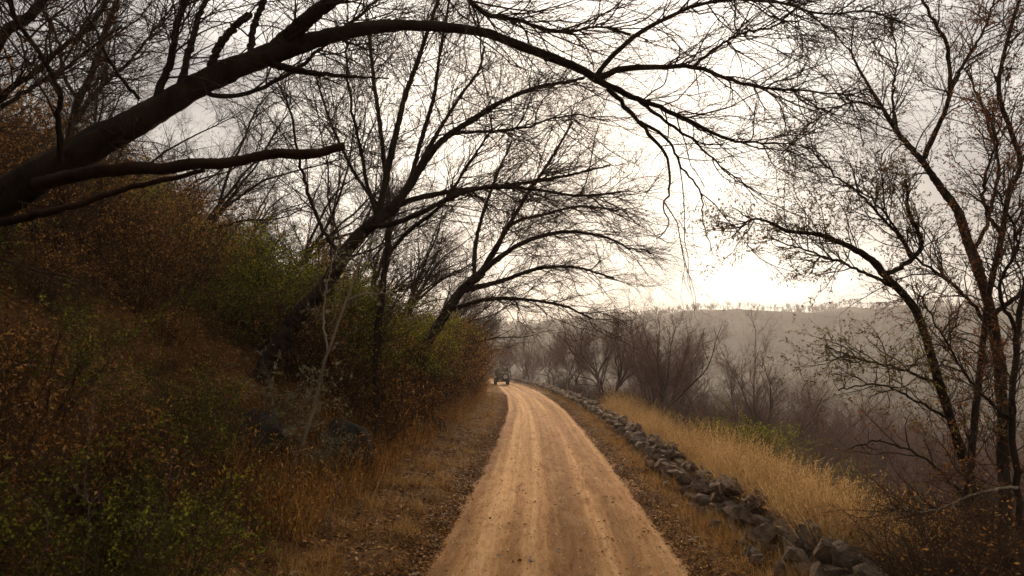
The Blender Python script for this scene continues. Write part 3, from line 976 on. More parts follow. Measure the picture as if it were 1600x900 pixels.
LH = 'thin bare tree growing high on the hillside above the leaning trees'
for i in range(30):
    s, y = -rng.uniform(9.5, 26), rng.uniform(8, 60)
    if s > -12 and y < 14:
        continue
    placed(bank_trees[i % 4], USED, s, y, rng.uniform(-3, 3), rng.uniform(.6, .95), LH, 'thin trees on the upper hillside')

over = [rule_tree('shade_tree', 8.0, .3, 55 + k, (7, 70, 500), BARK, TWIG, (9000, .13, .07), LEAF_DARK, .9, 1.0) for k in range(2)]  # leafy trees out of view, added to shade the near bank and road
for i, (s, y) in enumerate(((-8.8, 1.8), (-12.2, 4.8), (-6.6, -.6), (-5.2, -3.2), (-8.5, -2.6), (-5.0, -6), (-8.5, -7), (-12, -3.5), (-5, -10.5), (-9, -12), (-6, -16), (5.2, -4), (5.6, -9), (5.2, -14))):
    placed(over[i % 2], USED, s, y, rng.uniform(-.6, .6) + (math.pi if s > 0 else 0), rng.uniform(.8, 1.0), 'unseen leafy tree added to shade the near bank and road', 'unseen leafy trees added for shade')
valley = [rule_tree('valley_tree', 8.0, .12 * (k - 1), 60 + k, (7, 80, 800, 3000), BARK_MID, TWIG_MID, None, LEAF_SEED, .72, 1.2, .035) for k in range(4)]
LW = 'bare purple brown tree standing just behind the stone wall'
wspots = [(4.6, 26.5, 1.0), (5.2, 29.5, .8), (5.2, 33, .85), (5.6, 36, 1.0), (4.4, 39, .9), (4.6, 46, .95), (6.0, 52, 1.0), (4.4, 58, .9), (5.0, 66, 1.0), (4.6, 75, .95), (5.4, 84, 1.05), (4.4, 93, 1.0), (6.0, 102, 1.1), (4.6, 112, 1.1), (5, 124, 1.1), (9, 29, 1.0), (10.5, 36, 1.05), (9, 45, 1.1), (8.5, 62, 1.1)]
for i, (s, y, sc) in enumerate(wspots):
    placed(valley[i % 4], USED, s, y, rng.uniform(-3, 3), sc * (.82 if y < 35 else .98) * rng.uniform(.85, 1.15), 'bare purple brown tree behind the wall, %s counting from the golden grass to the bend' % ORD[i] if i < 15 else 'bare purple brown tree on the slope behind the first wall trees', 'bare trees along the wall')
for i in range(46):
    y = rng.uniform(25, 95)
    s = rng.uniform(7, 10 + y * .28)
    placed(valley[i % 4], USED, s, y, rng.uniform(-3, 3), float(np.clip((rng.uniform(-2.5, 1.8) - H(s, y)) / 7.5, .42, 1.3)), 'bare twiggy tree on the slope just below the wall trees', 'bare trees on the slope under the wall')
LV = 'bare brownish tree down in the hazy valley below the road'
nv = 0
while nv < 120:
    y = 14 + 70 * rng.random() ** 1.2
    x = y * rng.uniform(.12, .82)
    s = x - float(xc(y))
    if s < 9 + max(0, (24 - y)) * .45 or (s < 14 and rng.random() < .5):
        continue
    placed(valley[nv % 4], USED, s, y, rng.uniform(-3, 3), float(np.clip((rng.uniform(-3.5, 1.0) - y * .02 - H(s, y)) / 7.5, .45, 1.5)), LV, 'bare trees in the valley wood')
    nv += 1
LE = 'hazy bare tree at the road bend beyond the jeep'
for i in range(18):
    y = rng.uniform(112, 210)
    s = rng.uniform(-4.5, 4.5)
    s = s + (4 if s > 0 else -3.5)
    placed(valley[i % 4], USED, s, y, rng.uniform(-3, 3), rng.uniform(.8, 1.2), LE, 'trees round the bend')

wood = [rule_tree('wood_tree', 8.0, .1 * (k - 1), 70 + k, (7, 80, 520), BARK_MID, TWIG_MID, None, LEAF_SEED, 1.0, 2.2, .03) for k in range(3)]
LX = 'small bare tree in the hazy wood on the valley slopes'
nv = 0
while nv < 290:
    y = 42 + 210 * rng.random() ** 1.2
    x = y * rng.uniform(.06, .85)
    s = x - float(xc(y))
    if s < 9:
        continue
    placed(wood[nv % 3], USED, s, y, rng.uniform(-3, 3), float(np.clip((rng.uniform(-6, 1.5) - H(s, y)) / 7.5, .7, 1.5)), LX, 'small trees of the valley wood')
    nv += 1

# far crest trees and the wood on the far slope
crest = [rule_tree('crest_tree', 8.0, 0, 80 + k, (6, 40, 170), BARK_MID, TWIG_MID, (220, .6, .4), LEAF_SEED, .9, 3.2) for k in range(3)]
LC = 'tiny tree standing on the crest of the far ridge'
for i in range(90):
    az = rng.uniform(.10, .68)
    rr = rng.uniform(715, 770)
    x, y = rr * math.sin(az), rr * math.cos(az)
    placed(crest[i % 3], USED, x - float(xc(y)), y, rng.uniform(-3, 3), rng.uniform(.9, 2.1), LC, 'trees along the far crest')

# stuff: the wood that covers the far slope
fw = Soup()
rngf = np.random.default_rng(77)
NW = 4200
az = rngf.uniform(-.12, .72, NW)
rr = 190 + 540 * rngf.random(NW) ** 0.8
x, y = rr * np.sin(az), rr * np.cos(az)
ok = (x - xc(y)) > 12
x, y, rr = x[ok], y[ok], rr[ok]
base = at(x - xc(y), y)
n = len(base)
hh = rngf.uniform(4.5, 8.5, n)
P, Rd = grow(base, np.tile([0, 0, 1.0], (n, 1)), hh * .5, hh * .022, hh * .012, 3, .08, (0, 0, .1), rngf)
fw.tubes(P, Rd, 3, rngf)
for rep in range(2):
    C, D, pl, t, r = spawn(P, Rd, n * (7 if rep == 0 else 3), .25, 1, .3, .9, rngf, (0, 0, 1), .3)
    Pq, Rq = grow(C, D, pl * rngf.uniform(.5, 1.1, len(C)), r * .75, r * .3, 3, .18, (0, 0, .05), rngf)
    fw.tubes(Pq, Rq, 3, rngf)
    if rep == 0:
        P2, R2 = Pq, Rq
    P, Rd = P2, R2
C, D, pl, t, r = spawn(P2, R2, n * 26, .2, 1, .3, 1.2, rngf, (0, 0, 1), .2)
fw.leaves(C, D, norm(rngf.normal(size=(len(C), 3))), rngf.uniform(.8, 2.2, len(C)), rngf.uniform(.15, .35, len(C)), rngf)
tag(link('far_wood', fw.mesh('far_wood'), leaf_mat('far_twigs', [(0, (.028, .02, .016)), (.8, (.075, .051, .038)), (1, (.085, .08, .03))], .2)), 'hazy brown wood covering the slope of the far ridge', 'wood', kind='stuff')


# ------------------------------------------------------------------ shrubs
def shrub(name, h, w, seed, stems, counts, leaf, leafmat, twig, parts=('stems', 'leaves'), hang=.3, arch=0.0, rad=.012):
    rng = np.random.default_rng(seed)
    root = empty(name)
    a = rng.uniform(0, 2 * np.pi, stems)
    rr = rng.uniform(0, .25 * w, stems)
    C = np.stack([np.cos(a) * rr, np.sin(a) * rr, np.full(stems, -.12)], -1)
    out = rng.uniform(.1, 1.0, stems) * w / h
    D = np.stack([np.cos(a) * out, np.sin(a) * out, np.ones(stems)], -1)
    L = h * rng.uniform(.65, 1.15, stems)
    st = Soup()
    P, Rd = grow(C, D, L, np.full(stems, rad) * rng.uniform(.6, 1.2, stems), np.full(stems, rad * .3), 8, .13, (0, 0, -arch), rng)
    st.tubes(P, Rd, 5, rng)
    lv = Soup()
    twigs(st, P, Rd, counts, ((.25 * h, .6 * h), (.1 * h, .3 * h)), (rad * .4, rad * .22), rng, (0, 0, -.02), .18, (.4, 1.1), (leaf[0], leaf[1], leaf[2], lv, hang) if leaf else None, sides=(3, 3), npts=(5, 4))
    part(parts[0], st.mesh(parts[0]), twig, root, 'stuff')
    if leaf:
        part(parts[1], lv.mesh(parts[1]), leafmat, root, 'stuff')
    return root


SH = {
    'green': ([shrub('green_shrub', 1.5, 1.3, 101 + k, 16, (110, 420), (2600, .042, .024), LEAF_GREEN, TWIG) for k in range(2)], 'leafy green shrub', 'green shrubs'),
    'dense': ([shrub('evergreen_shrub', 2.6, 2.2, 111 + k, 24, (220, 900), (7000, .065, .034), LEAF_DARK, TWIG, rad=.02) for k in range(2)], 'dense dark green bush', 'dense green bushes'),
    'dry': ([shrub('dry_shrub', 1.5, 1.2, 121 + k, 16, (110, 360), (1000, .075, .03), LEAF_DRY, TWIG, hang=.9) for k in range(3)], 'dry twiggy shrub with hanging brown leaves', 'dry brown shrubs'),
    'tall': ([shrub('tall_dry_bush', 2.8, 2.0, 131 + k, 24, (200, 760), (2600, .085, .034), LEAF_DRY, TWIG, hang=1.0, rad=.018) for k in range(3)], 'tall dry bush with brown leaves', 'tall dry bushes'),
    'bare': ([shrub('bare_shrub', 1.7, 1.6, 141 + k, 22, (170, 800), (240, .06, .025), LEAF_DRY, TWIG, arch=.05) for k in range(2)], 'tangle of bare dark twigs', 'bare twig shrubs'),
    'pale': ([shrub('pale_leaved_shrub', 1.4, 1.1, 151, 12, (60, 200), (520, .10, .036), LEAF_PALE, TWIG_PALE, hang=.2)], 'shrub with pale grey green leaves', 'pale leaved shrubs'),
    'yellow': ([shrub('yellow_green_shrub', 1.8, 2.0, 161, 24, (160, 600), (3000, .055, .02), LEAF_YEL, TWIG_PALE)], 'yellowish green feathery shrub', 'yellow green shrubs'),
}
CNT = {}


def put(kind, s, y, sc, where, rz=None, zs=1.0, tilt=(0, 0)):
    protos, desc, grp = SH[kind]
    CNT[kind] = CNT.get(kind, -1) + 1
    return placed(protos[CNT[kind] % len(protos)], USED, s, y, rng.uniform(-3, 3) if rz is None else rz, sc, desc + ' ' + where, grp + ' ' + where, 'shrub', tilt=tilt, zs=zs)


# thicket that stands along the left of the road
for y in np.arange(15.0, 90, 1.5):
    s = rng.uniform(-5.6, -3.9)
    put('tall', s, y + rng.uniform(-.6, .6), rng.uniform(.55, .8) if y < 26 else rng.uniform(.75, 1.15), 'in the thicket lining the road')
    if rng.random() < .75:
        put('dry', rng.uniform(-4.2, -3.3), y + rng.uniform(-.6, .6), rng.uniform(.7, 1.1), 'along the foot of the bank')
for s, y, sc in ((-4.9, 15.8, .8), (-5.1, 17.5, .85), (-4.8, 19.5, .9), (-4.7, 21.3, .95), (-4.6, 24, 1.0), (-4.8, 27, 1.0), (-6.0, 15.0, .75), (-5.4, 17, 1.0), (-6.6, 16, 1.0), (-5.6, 19.5, 1.05), (-4.9, 22, 1.0), (-6.6, 21, 1.1), (-5.2, 25.5, 1.0), (-6.4, 28, 1.1), (-8.2, 19, 1.0), (-5.2, 30, 1.0), (-5, 36, 1.0), (-5.6, 44, 1.0)):
    put('dense', s, y, sc * rng.uniform(.9, 1.1), 'under the arching tree')
for s, y, sc in ((-4.4, 19, .8), (-4.6, 23, .9), (-4.2, 15.0, .6)):
    put('bare', s, y, sc, 'at the front of the thicket')
# bank before and beside the camera
for i in range(150):
    y = rng.uniform(3.2, 16)
    s = -rng.uniform(3.5, 5.0 + y * .55)
    k = rng.choice(['dry', 'bare', 'green', 'tall', 'dry', 'bare', 'dry', 'bare'])
    if k == 'tall' and y < 8:
        k = 'dry'
    low = -6.6 < s < -3.4 and 7 < y < 14
    put('dry' if low and k == 'tall' else k, s, y, rng.uniform(.25, .45) if low else rng.uniform(.4, .8), 'on the near bank')
for i in range(110):
    y = rng.uniform(10, 48)
    s = -rng.uniform(8, 9 + y * .55)
    k = rng.choice(['tall', 'tall', 'bare', 'tall', 'dense', 'dry', 'dry'])
    put(k, s, y, rng.uniform(.6, 1.1), 'on the upper hillside')
for s, y, sc in ((-2.95, 5.5, .75), (-3.3, 5.9, .85), (-3.2, 4.9, .7), (-4.2, 7.4, .8), (-4.3, 8.6, .85), (-5.2, 7.0, .8)):
    put('green', s, y, sc, 'low down beside the verge')
for s, y, sc in ((-4.0, 10.4, .8), (-4.4, 11.0, .85), (-3.7, 11.3, .6)):
    put('pale', s, y, sc, 'beside the bare sapling')
# right slope
for s, y, sc in ((5.9, 20.5, .8), (6.4, 21.4, .8), (5.6, 21.6, .6)):
    put('dense', s, y, sc, 'beyond the golden grass')
for s, y, sc in ((6.6, 15, .8), (7.2, 16.5, .9), (7.6, 14.5, .8), (8.4, 17, .9), (6.2, 13.4, .6)):
    put('yellow', s, y, sc, 'low on the slope below the wall')
for i in range(84):
    y = rng.uniform(6.5, 34)
    s = rng.uniform(5.0, 6.4 + y * .42)
    put(rng.choice(['bare', 'bare', 'bare', 'dry', 'bare', 'bare', 'yellow']), s, y, rng.uniform(.6, 1.1), 'on the slope below the wall')
for i in range(70):
    y = rng.uniform(6.0, 13)
    put(rng.choice(['bare', 'bare', 'dry']), y * rng.uniform(.56, .86) - float(xc(y)), y, rng.uniform(.5, .95), 'crowded round the slope trees')
for i in range(18):
    y = rng.uniform(26, 90)
    put('bare', rng.uniform(4.2, 6.5), y, rng.uniform(.7, 1.2), 'behind the far run of the wall')


# ------------------------------------------------------------------ grass, litter (uncountable)
def blades(soup, s, y, h, w, rng, lean=.5, n=4, dz=0.0):
    C = at(s, y, dz - .02)
    B = len(C)
    a = rng.uniform(0, 2 * np.pi, B)
    ln = rng.uniform(.1, lean, B)
    D = np.stack([np.cos(a) * ln, np.sin(a) * ln, np.ones(B)], -1)
    P, _ = grow(C, D, h, h, h, n, .10, (0, 0, -.10), rng)
    a2 = rng.uniform(0, 2 * np.pi, B)
    side = np.stack([np.cos(a2), np.sin(a2), 0 * a2], -1)
    soup.ribbons(P, w, side, rng)
    return P


gr = np.random.default_rng(91)
def tufts(s, y, per, spread_, rng):
    i = rng.integers(0, len(s), per * len(s))
    return s[i] + rng.normal(size=len(i)) * spread_, y[i] + rng.normal(size=len(i)) * spread_, i


# golden tall grass behind the wall
g = Soup()
N = 3000
yy = 6 + 26 * gr.random(N) ** 1.3
ss = 2.95 + (gr.random(N) ** 1.4) * np.interp(yy, [6, 10, 20, 32], [0.5, 1.3, 2.6, 2.2])
keep = (fbm(ss * .9, yy * .9, 201, 3) > -.18) & ((ss + xc(yy)) / yy < .55 + .12 * fbm(ss * 1.3, yy * 1.3, 203, 2))
ss, yy = ss[keep], yy[keep]
th = gr.uniform(.35, 1.15, len(ss)) * (1 + .6 * fbm(ss * .5, yy * .5, 205, 2))
ss, yy, ti = tufts(ss, yy, 17, .075, gr)
P = blades(g, ss, yy, th[ti] * gr.uniform(.6, 1.1, len(ss)), gr.uniform(.004, .010, len(ss)), gr, .75)
m = gr.random(len(P)) < .45
tip, d = P[m, -1], norm(P[m, -1] - P[m, -2])
for k in range(4):
    dd = norm(d + gr.normal(size=d.shape) * .45)
    g.leaves(tip - d * (k * .035), dd, norm(gr.normal(size=d.shape)), gr.uniform(.03, .07, len(d)), gr.uniform(.006, .012, len(d)), gr)
tag(link('golden_grass', g.mesh('golden_grass'), GRASS_GOLD), 'tall golden dry grass on the slope behind the stone wall', 'grass', kind='stuff')
# verge grass
g = Soup()
N = 11000
yy = 6 + 70 * gr.random(N) ** 2.0
ss = np.where(gr.random(N) < .46, 1.62 + 1.3 * gr.random(N), -(1.75 + 2.2 * gr.random(N) ** .8))
keep = fbm(ss * 1.6, yy * 1.6, 211, 3) > np.where(ss > 0, -.22, .0)
keep &= gr.random(N) < np.clip((np.abs(ss) - 1.5) / .5, .08, 1)
ss, yy = ss[keep], yy[keep]
th = gr.uniform(.5, 1.2, len(ss))
ss, yy, ti = tufts(ss, yy, 13, .05, gr)
blades(g, ss, yy, th[ti] * np.where(ss > 0, gr.uniform(.08, .36, len(ss)) * np.interp(ss, [1.7, 2.3], [.5, 1]), gr.uniform(.08, .32, len(ss))), gr.uniform(.004, .009, len(ss)), gr, .9)
tag(link('verge_grass', g.mesh('verge_grass'), GRASS_DRY), 'short dry brown grass on the verges beside the dirt road', 'grass', kind='stuff')
# dry weeds along the bank foot
g = Soup()
N = 9000
yy = 8 + 75 * gr.random(N) ** 1.6
ss = -(2.9 + 1.6 * gr.random(N))
P = blades(g, ss, yy, gr.uniform(.3, .9, N), gr.uniform(.005, .009, N), gr, .5)
m = gr.random(N) < .5
d = norm(P[m, -1] - P[m, -2])
for k in range(3):
    i = 1 + k
    g.leaves(P[m, i], norm(gr.normal(size=d.shape) + [0, 0, -.8]), norm(gr.normal(size=d.shape)), gr.uniform(.04, .08, len(d)), gr.uniform(.015, .028, len(d)), gr)
tag(link('dry_weeds', g.mesh('dry_weeds'), LEAF_DRY), 'dry brown weeds at the foot of the left bank', 'weeds', kind='stuff')
# weeds and seedlings all over the near bank
g = Soup()
N = 26000
yy = 2.5 + 17 * gr.random(N) ** 1.1
ss = -(3.2 + gr.random(N) * (3 + yy * .55))
keep = fbm(ss * .8, yy * .8, 221, 3) > .03
ss, yy = ss[keep], yy[keep]
P = blades(g, ss, yy, gr.uniform(.15, .65, len(ss)), gr.uniform(.003, .007, len(ss)), gr, .9)
for k in range(3):
    m = gr.random(len(P)) < .33
    d = P[m, 1 + k]
    g.leaves(d, norm(gr.normal(size=d.shape) + [0, 0, -.6]), norm(gr.normal(size=d.shape)), gr.uniform(.04, .10, len(d)), gr.uniform(.014, .034, len(d)), gr)
tag(link('bank_weeds', g.mesh('bank_weeds'), LEAF_DRY), 'withered brown weeds covering the near slope of the left bank', 'weeds', kind='stuff')
# fallen leaves
g = Soup()
N = 120000
yy = 3 + 50 * gr.random(N) ** 1.7
u = gr.random(N)
ss = np.where(u < .62, -(1.5 + 13 * gr.random(N) ** 1.5), np.where(u < .84, np.sign(gr.random(N) - .5) * (1.42 + np.abs(gr.normal(size=N)) * .28), 1.5 + 4.0 * gr.random(N)))
on = gr.random(N) < .012
ss = np.where(on, gr.uniform(-1.5, 1.5, N), ss)
C = at(ss, yy, .012 + .02 * gr.random(N))
C[:, 2] = np.where(np.abs(ss) < 1.6, np.maximum(C[:, 2], rut(ss, yy) + .006), C[:, 2])
a = gr.uniform(0, 2 * np.pi, N)
e = 1e-1
nx = -(H(ss + e, yy) - H(ss - e, yy)) / (2 * e)
Nn = norm(np.stack([nx, 0 * nx, np.ones(N)], -1) + gr.normal(size=(N, 3)) * .35)
D = np.stack([np.cos(a), np.sin(a), -nx * np.cos(a)], -1)
D = norm(D + gr.normal(size=D.shape) * .15)
sz = gr.uniform(.03, .11, N) * np.where(np.abs(ss) < 2.2, .7, 1.0)
g.leaves(C, D, Nn, sz, sz * gr.uniform(.3, .6, N), gr, .2)
tag(link('leaf_litter', g.mesh('leaf_litter'), LITTER), 'fallen brown leaves strewn over the bank and verges', 'leaf litter', kind='stuff')


# ------------------------------------------------------------------ stones
def rock_mesh(name, seed, npts=15, squash=(1, 1, 1)):
    r = np.random.default_rng(seed)
    bm = bmesh.new()
    p = norm(r.normal(size=(npts, 3))) * r.uniform(.82, 1.08, (npts, 1))
    p = np.sign(p) * np.abs(p) ** .62 * .47
    for q in p * np.asarray(squash):
        bm.verts.new(q)
    bmesh.ops.convex_hull(bm, input=bm.verts)
    bmesh.ops.delete(bm, geom=[v for v in bm.verts if not v.link_faces], context='VERTS')
    bmesh.ops.recalc_face_normals(bm, faces=bm.faces)
    me = bpy.data.meshes.new(name)
    bm.to_mesh(me)
    bm.free()
    return me


wall_meshes = [rock_mesh('stone', 300 + k, 16 + k % 4) for k in range(10)]
for w in wall_meshes:
    w.materials.append(STONE)
wall = empty('stone_wall', at(2.95, 8.0))
wr = np.random.default_rng(7)
_wy = np.array([0, 7.5, 11, 15, 26, 50, 240.])
_ws = np.array([2.95, 2.72, 2.60, 2.56, 2.70, 2.60, 2.60])
stones = []
for course in range(3):
    for row in ((-.18, .18) if course < 2 else (0.0,)):
        y = 5.6 + wr.uniform(0, .3)
        while y < 150:
            ln = wr.uniform(.16, .28) + .28 * wr.random() ** 2
            if course == 2:
                ln *= .85
            if not (course == 2 and (wr.random() < .6 or fbm(np.array(y * .3), np.array(0.), 88, 2) < -.05)) and not (course == 1 and wr.random() < .15):
                s = np.interp(y, _wy, _ws) + row + wr.normal() * .05
                hgt = wr.uniform(.17, .32)
                z0 = (-.11, .09, .26)[course] + wr.normal() * .03
                stones.append((y + ln / 2, s, z0 + hgt / 2, ln * 1.1, wr.uniform(.26, .42), hgt, wr.integers(10), wr.uniform(-.6, .6), wr.normal() * .24, wr.normal() * .24, wr.random() < .5))
            y += ln * wr.uniform(.88, 1.05)
for k_ in range(90):
    y = 6 + 24 * wr.random() ** 1.3
    l = wr.uniform(.11, .24)
    stones.append((y, np.interp(y, _wy, _ws) + wr.choice([-1, 1, -1]) * wr.uniform(.28, .45), l * .25, l, l * .9, l * .7, wr.integers(10), wr.uniform(-3, 3), wr.normal() * .3, wr.normal() * .3, False))
# tumbled stones at the near end
for y, s, z, l in ((6.9, 2.5, .06, .30), (7.6, 3.3, .10, .40), (6.6, 3.4, .12, .36), (8.3, 2.25, .05, .26), (9.6, 2.2, .05, .22), (12.2, 2.35, .05, .25)):
    stones.append((y, s, z, l, l * .8, l * .75, wr.integers(10), wr.uniform(-3, 3), .2, .1, False))
stones.sort(key=lambda q: q[0])
wo = np.array(wall.location)
rest = Soup()
for i, (y, s, z, l, w_, h_, k, rz, rx, ry_, flip) in enumerate(stones):
    p = at(s, y)
    p[2] += z
    head = math.atan2(-(float(xc(y + .5)) - float(xc(y - .5))), 1.0)
    M = Matrix.Rotation(rz + head + (math.pi if flip else 0), 4, 'Z') @ Matrix.Rotation(rx, 4, 'X') @ Matrix.Rotation(ry_, 4, 'Y') @ Matrix.Diagonal((w_, l, h_, 1))
    if i < 300:
        o = bpy.data.objects.new('stone', wall_meshes[k])
        COL.objects.link(o)
        o.parent = wall
        o.matrix_local = Matrix.Translation(Vector(p - wo)) @ M
    else:
        me = wall_meshes[k]
        v = np.array([tuple(M @ q.co) for q in me.vertices]) + p - wo
        f = np.array([list(q.vertices) for q in me.polygons if len(q.vertices) == 3])
        rest.add(v, f)
part('distant_stones', rest.mesh('distant_stones'), STONE, wall, 'stuff')
tag(wall, 'low dry stone wall of rough grey rocks along the right verge', 'wall')

# boulders in the left bank
rb = np.random.default_rng(17)


def boulder(seed, loc, size, rz, label):
    bm = bmesh.new()
    bmesh.ops.create_icosphere(bm, subdivisions=4, radius=1.0)
    for v in bm.verts:
        p = v.co.copy()
        n1 = mnoise.fractal(p * .9 + Vector((seed, 0, 0)), 1.0, 2.0, 4)
        cell = mnoise.cell(p * 1.4 + Vector((0, seed, 0)))
        v.co = p * (1 + .30 * n1 + .05 * cell)
        for ax in (Vector((.6, .2, .75)), Vector((-.7, .5, .5)), Vector((.2, -.9, .3)), Vector((.9, -.3, .1))):
            a_ = ax.normalized()
            dd = v.co.dot(a_)
            if dd > .72:
                v.co -= a_ * (dd - .72) * .85
    me = bpy.data.meshes.new('boulder')
    bm.to_mesh(me)
    bm.free()
    for q in me.polygons:
        q.use_smooth = True
    o = link('boulder', me, BOULDER, None, loc)
    o.scale = size
    o.rotation_euler = (rb.uniform(-.2, .2), rb.uniform(-.2, .2), rz)
    tag(o, label, 'boulder')
    return o


boulder(3, at(-3.75, 12.6, .22), (.62, .5, .5), .5, 'large rounded dark boulder at the foot of the left bank')
boulder(8, at(-4.35, 10.2, .15), (.52, .5, .42), 1.9, 'dark sloping boulder half buried in the bank behind the pale leaved shrubs')
boulder(12, at(-3.3, 21.0, .08), (.38, .32, .28), .9, 'small grey boulder at the thicket edge beside the verge')

# loose stones
peb = [rock_mesh('loose_stone', 340 + k, 13, (1, 1.2, .32)) for k in range(5)]
for w in peb:
    w.materials.append(PEBBLE)
rp = np.random.default_rng(23)
spots = []
for i in range(34):
    y = 7.2 + 24 * rp.random() ** 1.6
    s = rp.choice([-1, 1]) * rp.uniform(1.5, 2.6)
    if s < -1 and rp.random() < .6:
        s = -rp.uniform(1.5, 3.2)
    spots.append((s, y, rp.uniform(.06, .15), 'pale flat stone lying in the litter of the road verge', 'loose stones on the verges'))
for s, y in ((-.72, 8.7), (.02, 8.7), (-.30, 8.35), (.9, 9.4), (.5, 12.6)):
    spots.append((s, y, rp.uniform(.04, .075), 'pale flat stone lying on the worn dirt road', 'loose stones on the road'))
for s, y, z, lab, grp in spots:
    p = at(s, y) if abs(s) > 1.45 else np.array([s + float(xc(y)), y, float(rut(np.array(s), np.array(y)))])
    o = link('loose_stone', peb[rp.integers(5)], None, None, (p[0], p[1], p[2] + z * .12))
    o.scale = (z, z, z)
    o.rotation_euler = (rp.normal() * .1, rp.normal() * .1, rp.uniform(-3, 3))
    tag(o, lab, 'stone', grp)
# gravel (uncountable)
g = Soup()
N = 13000
yy = 6.6 + 26 * gr.random(N) ** 1.6
ss = gr.uniform(-1.6, 1.6, N)
zz = np.maximum(rut(ss, yy), H(ss, yy))
C = np.stack([ss + xc(yy), yy, zz], -1)
tet = np.array([[1, 0, -.3], [-.5, .87, -.3], [-.5, -.87, -.3], [0, 0, .7]])
sz = .005 + .018 * gr.random(N) ** 4
a = gr.uniform(0, 6.28, N)
ca, sa = np.cos(a)[:, None], np.sin(a)[:, None]
tv = np.stack([tet[None, :, 0] * ca - tet[None, :, 1] * sa, tet[None, :, 0] * sa + tet[None, :, 1] * ca, np.tile(tet[:, 2], (N, 1))], -1)
V = C[:, None] + tv * sz[:, None, None]
b = np.arange(N)[:, None] * 4
F = np.concatenate([b + [0, 1, 3], b + [1, 2, 3], b + [2, 0, 3]], 1).reshape(-1, 3)
g.add(V, F, np.repeat(gr.random(N), 3))
tag(link('gravel', g.mesh('gravel'), leaf_mat('grit', [(0, (.10, .05, .022)), (.5, (.3, .19, .10)), (1, (.66, .52, .38))], 0.0)), 'fine gravel scattered over the dirt road', 'gravel', kind='stuff')


# ------------------------------------------------------------------ the jeep
def bm_obj(name, bm, mat, parent, bevel=0.0, smooth=False):
    bmesh.ops.recalc_face_normals(bm, faces=bm.faces)
    if bevel:
        bmesh.ops.bevel(bm, geom=[e for e in bm.edges if e.calc_face_angle(0) > .5], offset=bevel, segments=2, profile=.6, affect='EDGES')
    me = bpy.data.meshes.new(name)
    bm.to_mesh(me)
    bm.free()
    if smooth:
        for p in me.polygons:
            p.use_smooth = True
    return link(name, me, mat, parent)


def add_box(bm, a, b):
    r = bmesh.ops.create_cube(bm, size=1.0)
    for v in r['verts']:
        v.co = Vector([(a[k] + b[k]) / 2 + v.co[k] * (b[k] - a[k]) for k in range(3)])


def prism(bm, prof, x0, x1):
    """profile in (y,z) swept across x"""
    va = [bm.verts.new((x0, p[0], p[1])) for p in prof]
    vb = [bm.verts.new((x1, p[0], p[1])) for p in prof]
    bm.faces.new(va)
    bm.faces.new(vb[::-1])
    for i in range(len(prof)):
        j = (i + 1) % len(prof)
        bm.faces.new([va[i], va[j], vb[j], vb[i]])


def lathe_x(bm, prof, cx, cy, cz, seg=24):
    """profile (x, r) spun round the x axis"""
    rings = []
    for x, r in prof:
        rings.append([bm.verts.new((cx + x, cy + math.cos(i / seg * 6.28318) * r, cz + math.sin(i / seg * 6.28318) * r)) for i in range(seg)])
    for a_, b_ in zip(rings, rings[1:]):
        for i in range(seg):
            j = (i + 1) % seg
            bm.faces.new([a_[i], a_[j], b_[j], b_[i]])
    bm.faces.new(rings[0])
    bm.faces.new(rings[-1][::-1])


GREEN = paint('jeep_green_paint', (0.018, 0.026, 0.016), .45)
BLACK = paint('jeep_black', (0.012, 0.012, 0.012), .6)
RUBBER = paint('tyre_rubber', (0.014, 0.013, 0.012), .9)
RIM = paint('rim_grey', (0.16, 0.15, 0.14), .5, .3)
COVER = paint('spare_wheel_cover', (0.40, 0.33, 0.25), .7)
CANVAS = paint('canvas_top', (0.03, 0.035, 0.03), .9)
SEAT = paint('seat_vinyl', (0.13, 0.08, 0.045), .7)
CHROME = paint('mirror_steel', (0.5, 0.48, 0.45), .35, .6)
lamp_red = Mat('tail_lamp_red').base((.25, .015, .01), .3)
plate_m = Mat('plate_yellow').base((.45, .33, .06), .5)
gm = Mat('windscreen_glass')
gm.p.inputs['Transmission Weight'].default_value = 1.0
gm.p.inputs['IOR'].default_value = 1.1
GLASS = gm.base((.85, .9, .88), .05)

jy = 78.0
jx = (785.5 - 800) / FPX * jy
jeep = empty('safari_jeep', (jx, jy, 0.02), R(5))
tag(jeep, 'small dark green open safari jeep driving away along the dirt road', 'jeep')
